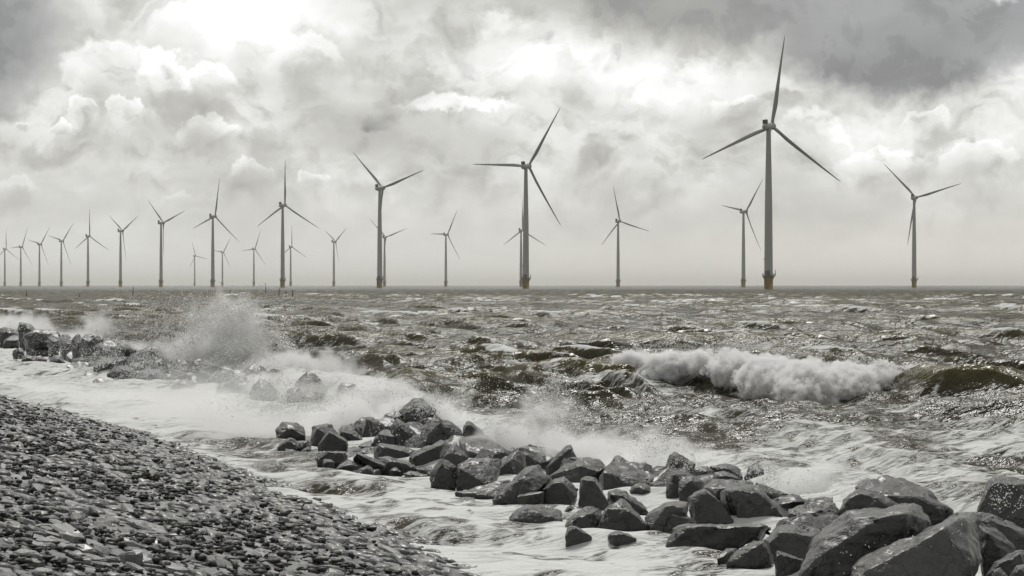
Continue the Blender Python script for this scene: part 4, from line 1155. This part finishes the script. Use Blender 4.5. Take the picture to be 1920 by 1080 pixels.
for k, (z, yg, outl, inn, th, lab) in enumerate(ROCKS):
    ox, oy, s = ZO[z]
    outl = [(ox + x / s, oy + y / s) for x, y in outl]; inn = [(ox + x / s, oy + y / s) for x, y in inn]
    D0 = F * H / (yg - 535.0)
    if z in 'LM':                      # heaped rocks stand on others, not at the water
        D0 = min(D0, float(np.interp(sum(p[0] for p in outl) / len(outl), [0, 30, 60, 100, 150, 200, 330, 450], [80, 76, 69, 65, 61, 57.5, 51, 47])) + 2.8)
    bm, base = rock_mesh(outl, inn, D0, th, k + 1, 0.0016 * D0)
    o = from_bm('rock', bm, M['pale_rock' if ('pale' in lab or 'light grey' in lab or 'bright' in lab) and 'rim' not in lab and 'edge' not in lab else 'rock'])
    o.location = base
    tag(o, lab, 'rock', 'rocks of the breakwater' if k < 97 else 'far rocks in the spray')


# small rocks that fill the gaps of the heap
rs = random.Random(77); FILL = []
protos = []
for k in range(8):
    ol = [(960 + math.cos(a) * 60 * rs.uniform(.75, 1.1), 800 - math.sin(a) * 42 * rs.uniform(.75, 1.1)) for a in [i * 2 * math.pi / 8 + rs.uniform(-.25, .25) for i in range(8)]]
    bm, base = rock_mesh(ol, [(950 + rs.uniform(-20, 20), 790)], 30.0, 1.0, 400 + k, 0.085)
    for v in bm.verts: v.co.z -= 0.35
    me = bpy.data.meshes.new('rock'); bm.to_mesh(me); bm.free(); me.materials.append(M['rock'])
    me.polygons.foreach_set('use_smooth', np.ones(len(me.polygons), dtype=bool)); protos.append(me)
seg = [(p, q) for p, q in zip(ROCK_LINE[:-1], ROCK_LINE[1:])]
for (p, q) in seg[1:9]:
    L = math.hypot(q[0] - p[0], q[1] - p[1]); nx, ny = (q[1] - p[1]) / L, -(q[0] - p[0]) / L
    if nx < 0: nx, ny = -nx, -ny
    far = p[1] > 40
    for k in range(int(L * (4.0 if far else 2.2))):
        t = rs.random(); w = rs.uniform(-0.5, 1.7) if far else rs.uniform(0.15, 1.5)
        FILL.append((p[0] + (q[0] - p[0]) * t + nx * w, p[1] + (q[1] - p[1]) * t + ny * w, rs.uniform(0.5, 1.0) * (0.66 if far else 0.62), (rs.uniform(0.02, 0.40) if far else rs.uniform(0.0, 0.14)), far))
for x, y, s, z, far in FILL:
    o = bpy.data.objects.new('rock', protos[rs.randrange(8)]); COL.objects.link(o)
    o.location = (x, y, z); o.scale = (s * rs.uniform(.85, 1.25), s, s * rs.uniform(.7, 1.1)); o.rotation_euler = (rs.uniform(-.3, .3), rs.uniform(-.3, .3), rs.uniform(0, 6.28))
    tag(o, 'small dark rock in the drop speckled far heap' if far else 'small dark rock wedged low between the larger rocks', 'rock', 'small rocks of the far heap' if far else 'small rocks filling the gaps')

# foam collars where the sea meets the rocks
at_ = SEA.data.attributes['foam']; n = len(SEA.data.vertices)
fo = np.empty(n, dtype=np.float32); at_.data.foreach_get('value', fo)
co = np.empty(n * 3, dtype=np.float32); SEA.data.vertices.foreach_get('co', co); co = co.reshape(-1, 3)
near = np.where((co[:, 1] < 36) & (np.abs(co[:, 0]) < 12))[0]
cx, cyy = co[near, 0], co[near, 1]; add = np.zeros(len(near))
for o in [o for o in COL.objects if o.name.startswith('rock') and o.location.y < 34]:
    bb = np.array([c[:] for c in o.bound_box]) * np.array(o.scale[:])
    lo, hi = bb.min(0), bb.max(0); cc = (lo + hi) / 2
    rx, ry = (hi[0] - lo[0]) / 2, (hi[1] - lo[1]) / 2
    q = np.hypot((cx - o.location.x - cc[0]) / (rx + 0.01), (cyy - o.location.y - cc[1]) / (ry + 0.01))
    add = np.maximum(add, np.exp(-np.maximum(q - 0.9, 0) / 0.16) * 0.62 * (q > 0.5))
fo[near] = np.clip(np.maximum(fo[near], add * (0.55 + 0.9 * fbm(cx / 0.3, cyy / 0.3, 3, 66))), 0, 1)
at_.data.foreach_set('value', fo)

# ------------------------------------------------------------------ white water
def mat_drop():
    m, t, out = new_mat('flying_drops')
    d = t.nodes.new('ShaderNodeBsdfDiffuse'); d.inputs[0].default_value = (0.88, 0.88, 0.87, 1)
    tr = t.nodes.new('ShaderNodeBsdfTranslucent'); tr.inputs[0].default_value = (0.92, 0.92, 0.91, 1)
    mx = t.nodes.new('ShaderNodeMixShader'); mx.inputs[0].default_value = 0.6
    t.links.new(d.outputs[0], mx.inputs[1]); t.links.new(tr.outputs[0], mx.inputs[2]); t.links.new(mx.outputs[0], out.inputs['Surface'])
    return m


M['drop'] = mat_drop()



def breaker():
    ps = [1148, 1190, 1230, 1290, 1322, 1352, 1385, 1440, 1500, 1560, 1620, 1680, 1722]
    top = [664, 654, 651, 652, 653, 652, 651, 659, 661, 664, 680, 690, 697]
    bot = [668, 698, 710, 712, 706, 722, 737, 748, 756, 745, 734, 714, 700]
    NS, NV = 520, 120
    s = np.linspace(ps[0], ps[-1], NS); v = np.linspace(0, 1, NV)
    tp = np.interp(s, ps, top) + 9 * (fbm(s / 16.0, s * 0, 5, 2, 0.6) - 0.5); bt = np.interp(s, ps, bot) + 20 * (fbm(s / 22.0, s * 0 + 5, 5, 4, 0.6) - 0.5)
    Db = (H + 0.02) * F / (bt - 535.0)
    yt = crest_y((s - 960) / F * 48.5) - 0.15
    Db = np.minimum(Db, yt - 0.1)
    T = np.stack([(s - 960) / F * yt, yt, H + (535 - tp) / F * yt], -1)
    B = np.stack([(s - 960) / F * Db, Db, np.full_like(s, -0.12)], -1)
    V = v[None, :, None]
    P = T[:, None, :] * (1 - V) + B[:, None, :] * V
    hgt = (T[:, 2] + 0.12)[:, None]
    end = (sst(s, ps[0], ps[0] + 40) * (1 - sst(s, ps[-1] - 90, ps[-1])))[:, None]
    lump = lambda f, sd, o=3: (fbm3(q * f, o, sd) - 0.5).reshape(NS, NV)
    P[..., 2] += (np.sin(math.pi * v ** 0.8)[None, :] * 0.16 * hgt * end)
    q = P.reshape(-1, 3)
    dsp = lump(1.0, 3) * 0.34 + lump(2.6, 13) * 0.22 + lump(7.0, 23) * 0.09
    env = (np.minimum(1, v / 0.10) * 0.8 + 0.2)[None, :] * np.minimum(1, (1 - v) / 0.06)[None, :] * (0.25 + 0.75 * end)
    P[..., 2] += dsp * env * 0.8
    P[..., 0] += (fbm3(q * 3.0, 3, 77).reshape(NS, NV) - 0.5) * 0.25 * env
    zs = sea_surface(P[..., 0], P[..., 1], np.full((NS, NV), 0.12))[2]
    P[..., 2] = np.where(v[None, :] < 0.97, np.maximum(P[..., 2], zs + (0.05 + 0.5 * np.maximum(dsp, 0)) * env), P[..., 2])
    return P


FOAM_P = breaker()


def drops(name, clouds, label, seed, nmax=None):
    """clouds: (px, py, half width, half height, near, far, count, size) in photograph measures at real distances"""
    r = np.random.default_rng(seed); C, Rr = [], []
    for px, py, hw, hh, d0, d1, n, sz in clouds:
        D = r.uniform(d0, d1, n)
        gx, gy = r.normal(0, 0.5, n), r.normal(0, 0.5, n)
        # strands: drops gather along thrown filaments
        th = fbm(gx * 3.0 + gy * 1.5 + px, gy * 2.0 + py, 3, seed) ; keep = r.random(n) < sst(th, 0.32, 0.62) * 1.0
        X = px + gx * hw; Y = py + gy * hh
        p = np.stack([(X - 960) / F * D, D, H + (535 - Y) / F * D], -1)
        keep &= p[:, 2] > -0.02
        C.append(p[keep]); Rr.append((sz * np.exp(r.normal(0, 0.45, n)) * D * 1e-4)[keep])
    C = np.concatenate(C); Rr = np.concatenate(Rr)
    n = len(C)
    tet = np.array([(1, 1, 1), (1, -1, -1), (-1, 1, -1), (-1, -1, 1)]) / math.sqrt(3) * 1.25
    rot = r.normal(0, 1, (n, 4)); rot /= np.linalg.norm(rot, axis=1)[:, None]
    w, x, y, z = rot.T
    Rm = np.stack([1 - 2 * (y * y + z * z), 2 * (x * y - w * z), 2 * (x * z + w * y), 2 * (x * y + w * z), 1 - 2 * (x * x + z * z), 2 * (y * z - w * x),
                   2 * (x * z - w * y), 2 * (y * z + w * x), 1 - 2 * (x * x + y * y)], -1).reshape(n, 3, 3)
    Vv = np.einsum('nij,kj->nki', Rm, tet) * Rr[:, None, None] + C[:, None, :]
    f = np.array([(0, 1, 2), (0, 3, 1), (0, 2, 3), (1, 3, 2)])
    faces = (np.arange(n)[:, None, None] * 4 + f[None]).reshape(-1, 3)
    o = from_np(name, Vv.reshape(-1, 3), faces, M['drop'], None, False)
    tag(o, label, kind='stuff')
    return o


drops('spray_drops', [
    (395, 640, 120, 75, 54, 58, 15000, 1.7), (420, 600, 90, 50, 54, 58, 6500, 1.8), (480, 625, 70, 55, 52, 57, 7000, 1.8), (440, 575, 60, 30, 54, 58, 1800, 1.7), (330, 600, 70, 40, 50, 56, 1500, 1.5),
    (500, 660, 60, 40, 50, 54, 2500, 1.5), (240, 600, 110, 35, 52, 62, 1500, 1.3)], 'drops thrown up by the tallest splash', 61)
drops('spray_drops', [
    (230, 680, 120, 45, 42, 54, 9000, 1.2), (300, 690, 80, 40, 42, 54, 6000, 1.2), (120, 650, 80, 30, 52, 62, 1500, 1.1), (420, 700, 110, 25, 42, 48, 4000, 1.2),
    (500, 725, 70, 35, 38, 42, 4500, 1.3), (560, 740, 60, 30, 36, 39, 3000, 1.3), (30, 600, 70, 25, 66, 72, 1200, 1.1)], 'drops drifting in front of the far rocks', 62)
drops('spray_drops', [
    (620, 735, 120, 30, 36, 42, 8000, 1.6), (560, 765, 120, 30, 33, 38, 5000, 1.6), (480, 770, 120, 30, 33, 38, 2500, 1.4), (790, 755, 60, 25, 31, 34, 2500, 1.4), (720, 735, 80, 30, 36, 42, 2500, 1.4), (840, 755, 60, 30, 31, 36, 1800, 1.4),
    (940, 790, 50, 30, 28, 30, 1800, 1.5), (900, 740, 60, 35, 31, 38, 1500, 1.4)], 'drops over the surge along the rocks', 63)
drops('spray_drops', [
    (1040, 740, 60, 55, 28, 34, 2600, 1.7), (1060, 790, 90, 30, 27, 31, 2200, 1.6), (1150, 800, 110, 35, 25, 30, 2200, 1.6), (1260, 840, 90, 30, 25, 27, 1800, 1.6),
    (1280, 870, 40, 25, 23.2, 24.2, 700, 1.8), (1425, 880, 45, 30, 23.5, 25, 1400, 1.9), (1440, 900, 60, 28, 23.5, 25, 900, 1.8), (1560, 905, 90, 22, 22.5, 24.5, 900, 1.8),
    (1810, 925, 70, 25, 21.5, 23.5, 500, 1.8)], 'drops bursting over the near rocks', 64)
drops('spray_drops', [
    (1890, 930, 50, 40, 18.0, 19.4, 420, 2.4), (760, 800, 60, 40, 30, 31, 260, 1.9), (705, 800, 30, 30, 30.5, 31.5, 120, 1.9), (1640, 1020, 120, 60, 15, 17, 60, 2.2),
    (1290, 880, 25, 30, 23, 23.8, 200, 2.2)], 'single bright drops in the air before the dark rocks', 65)
r = np.random.default_rng(8)
sel = FOAM_P.reshape(-1, 3)[r.integers(0, FOAM_P.shape[0] * FOAM_P.shape[1], 14000)]
sel = sel[sel[:, 2] > 0]
edge_px = [((p[0] / p[1]) * F + 960, 535 - (p[2] - H) / p[1] * F, p[1]) for p in sel[:1]]
ii = r.integers(0, FOAM_P.shape[0], 7000); jj = np.where(r.random(7000) < 0.55, r.integers(0, 25, 7000), r.integers(70, 119, 7000))
clo = [(p[0] / p[1] * F + 960, 535 - (p[2] - H) / p[1] * F - abs(r.normal(0, 4)), 5, 5, p[1] - 0.15, p[1] + 0.05, 3, 1.3) for p in FOAM_P[ii, jj]]
drops('spray_drops', clo, 'drops flung off the breaking wave', 66)


# ------------------------------------------------------------------ mist torn off the splashes
def mist(blobs, dens, label, freq=1.6, stretch=(1, 1, 1), step=0.3, soft=0.55, cut=0.95, name='spray_mist', wob=0.7, wf=0.9, join=0.12, octv=4.0):
    m, t, out = new_mat('white_water' if name != 'spray_mist' else 'blown_mist')
    p = geopos()
    q = vm('ADD', p, vm('SCALE', vm('SUBTRACT', tnoise(p, wf, 2.0, 0.5, '3D', True), (0.5, 0.5, 0.5)), scale=wob))
    sh = None
    for (x, y, z, rx, ry, rz, k) in blobs:
        b = S.m('MULTIPLY', 1.0 - vm('LENGTH', vm('MULTIPLY', vm('SUBTRACT', q, (x, y, z)), (1 / rx, 1 / ry, 1 / rz))), k)
        sh = b if sh is None else S.m('SMOOTH_MAX', sh, b, join)
    n = tnoise(vm('MULTIPLY', p, stretch), freq, octv, 0.6 if octv < 5 else 0.68)
    d = (sh - (n - 0.40) * cut).ss(0.02, soft)
    v = t.nodes.new('ShaderNodeVolumePrincipled')
    v.inputs['Color'].default_value = (0.998, 0.998, 0.998, 1)
    v.inputs['Anisotropy'].default_value = 0.05
    t.links.new((d * dens).s, v.inputs['Density'])
    t.links.new(v.outputs[0], out.inputs['Volume'])
    m.cycles.volume_step_rate = step
    lo = np.min([[x - rx * 1.25, y - ry * 1.25, z - rz * 1.3] for x, y, z, rx, ry, rz, k in blobs], axis=0)
    hi = np.max([[x + rx * 1.25, y + ry * 1.25, z + rz * 1.45] for x, y, z, rx, ry, rz, k in blobs], axis=0)
    lo[2] = max(lo[2], -0.4)
    bm = bmesh.new(); bm_box(bm, *((lo + hi) / 2), *(hi - lo))
    o = from_bm(name, bm, m, None, False)
    tag(o, label, kind='stuff')
    return o


mist([(-8.4, 57.0, 0.3, 2.5, 1.2, 1.25, 1.1), (-7.9, 57.2, 1.1, 1.6, 1.0, 1.5, 0.72), (-5.6, 53.0, 0.1, 2.3, 1.2, 0.8, 1.0), (-10.6, 60.0, 0.1, 2.0, 1.1, 0.75, 0.9)],
     5.0, 'tall mist of the biggest splash', 2.4, (1, 1, 0.6), 0.22, 0.5, 1.1)
mist([(-4.3, 34.0, 0.1, 1.7, 2.4, 0.52, 1.0), (-6.2, 38.5, 0.1, 2.0, 2.6, 0.55, 1.0), (-8.2, 42.5, 0.05, 1.9, 2.6, 0.36, 1.0), (-10.4, 45.6, 0.02, 2.0, 2.2, 0.34, 1.0), (-12.6, 49.0, 0.0, 1.8, 2.2, 0.26, 0.9)],
     1.3, 'white mist lying over the gully beside the dike', 0.9, (1, 0.7, 1.3), 0.3, 0.8, 0.7)
mist([(-5.2, 45.8, 0.1, 1.6, 1.2, 0.56, 1.0), (-3.7, 43.8, 0.1, 1.7, 1.2, 0.66, 1.0), (-2.7, 39.5, 0.1, 1.6, 1.4, 0.62, 1.0), (-1.6, 36.5, 0.05, 1.3, 1.2, 0.52, 0.9), (-2.9, 35.5, 0.1, 1.0, 1.0, 0.6, 0.8)],
     6.0, 'mist of the surge breaking over the rocks', 2.6, (1, 1, 0.8), 0.22, 0.5, 1.15)
mist([(-20.8, 84.0, 0.4, 2.4, 1.4, 1.25, 1.0), (-18.0, 82.0, 0.1, 2.2, 1.3, 0.8, 0.9), (-16.6, 81.5, 0.8, 1.3, 1.0, 1.0, 0.5), (-14.2, 73.0, 0.0, 3.0, 1.3, 0.6, 0.9)],
     3.4, 'mist blowing up behind the far rocks', 1.8, (1, 1, 0.8), 0.25, 0.5, 1.1)
mist([(0.1, 30.0, 0.0, 1.2, 0.8, 0.62, 1.0), (1.1, 28.8, 0.05, 1.1, 0.7, 0.68, 1.0), (1.8, 27.6, 0.03, 0.9, 0.6, 0.58, 1.0), (2.5, 26.6, 0.0, 0.8, 0.5, 0.42, 0.9), (0.5, 30.6, 0.5, 0.8, 0.6, 0.7, 0.4)],
     5.5, 'low mist behind the middle rocks', 3.6, (1, 1, 0.8), 0.2, 0.5, 1.1)
mist([(3.6, 23.9, 0.0, 0.95, 0.6, 0.46, 1.3), (4.4, 23.6, -0.03, 0.7, 0.5, 0.34, 1.2), (5.1, 22.8, 0.0, 0.85, 0.5, 0.44, 1.3)],
     6.5, 'small mist between the right rocks', 4.5, (1, 1, 0.8), 0.2, 0.5, 1.1)
mist([(2.95, 49.0, 0.66, 0.65, 0.5, 0.30, 1.05), (3.72, 48.4, 0.55, 0.8, 0.7, 0.46, 1.1), (4.5, 48.1, 0.62, 0.65, 0.6, 0.40, 1.05), (5.2, 47.2, 0.50, 0.75, 0.9, 0.56, 1.15),
      (5.8, 45.8, 0.30, 0.85, 1.3, 0.72, 1.2), (6.5, 44.8, 0.12, 0.95, 1.5, 0.84, 1.3), (7.35, 45.0, 0.20, 0.9, 1.3, 0.70, 1.2), (8.2, 45.6, 0.38, 0.85, 0.8, 0.44, 1.05), (9.0, 46.0, 0.46, 0.9, 0.5, 0.26, 1.05)],
     13.0, 'white foam tumbling down the face of the breaking wave', 4.2, (1, 0.8, 1), 0.09, 0.20, 1.25, 'breaking_foam', 0.45, 3.4, 0.07, 6.0)
mist([(-5.0, 40.6, 0.3, 2.0, 0.9, 0.75, 1.0), (-6.8, 44.0, 0.3, 2.0, 0.9, 0.7, 1.0)],
     0.75, 'thin veil of spray before the blurred rocks in the surge', 1.6, (1, 1, 0.8), 0.3, 0.9, 0.6)

# ------------------------------------------------------------------ the air over the water
bm = bmesh.new(); bm_box(bm, 0, 30000, 81.0, 90000, 80000, 172.0)
hz = from_bm('haze', bm, None, None, False)
hz.data.materials.append(mat_haze())
tag(hz, 'thin pale sea haze', kind='stuff')
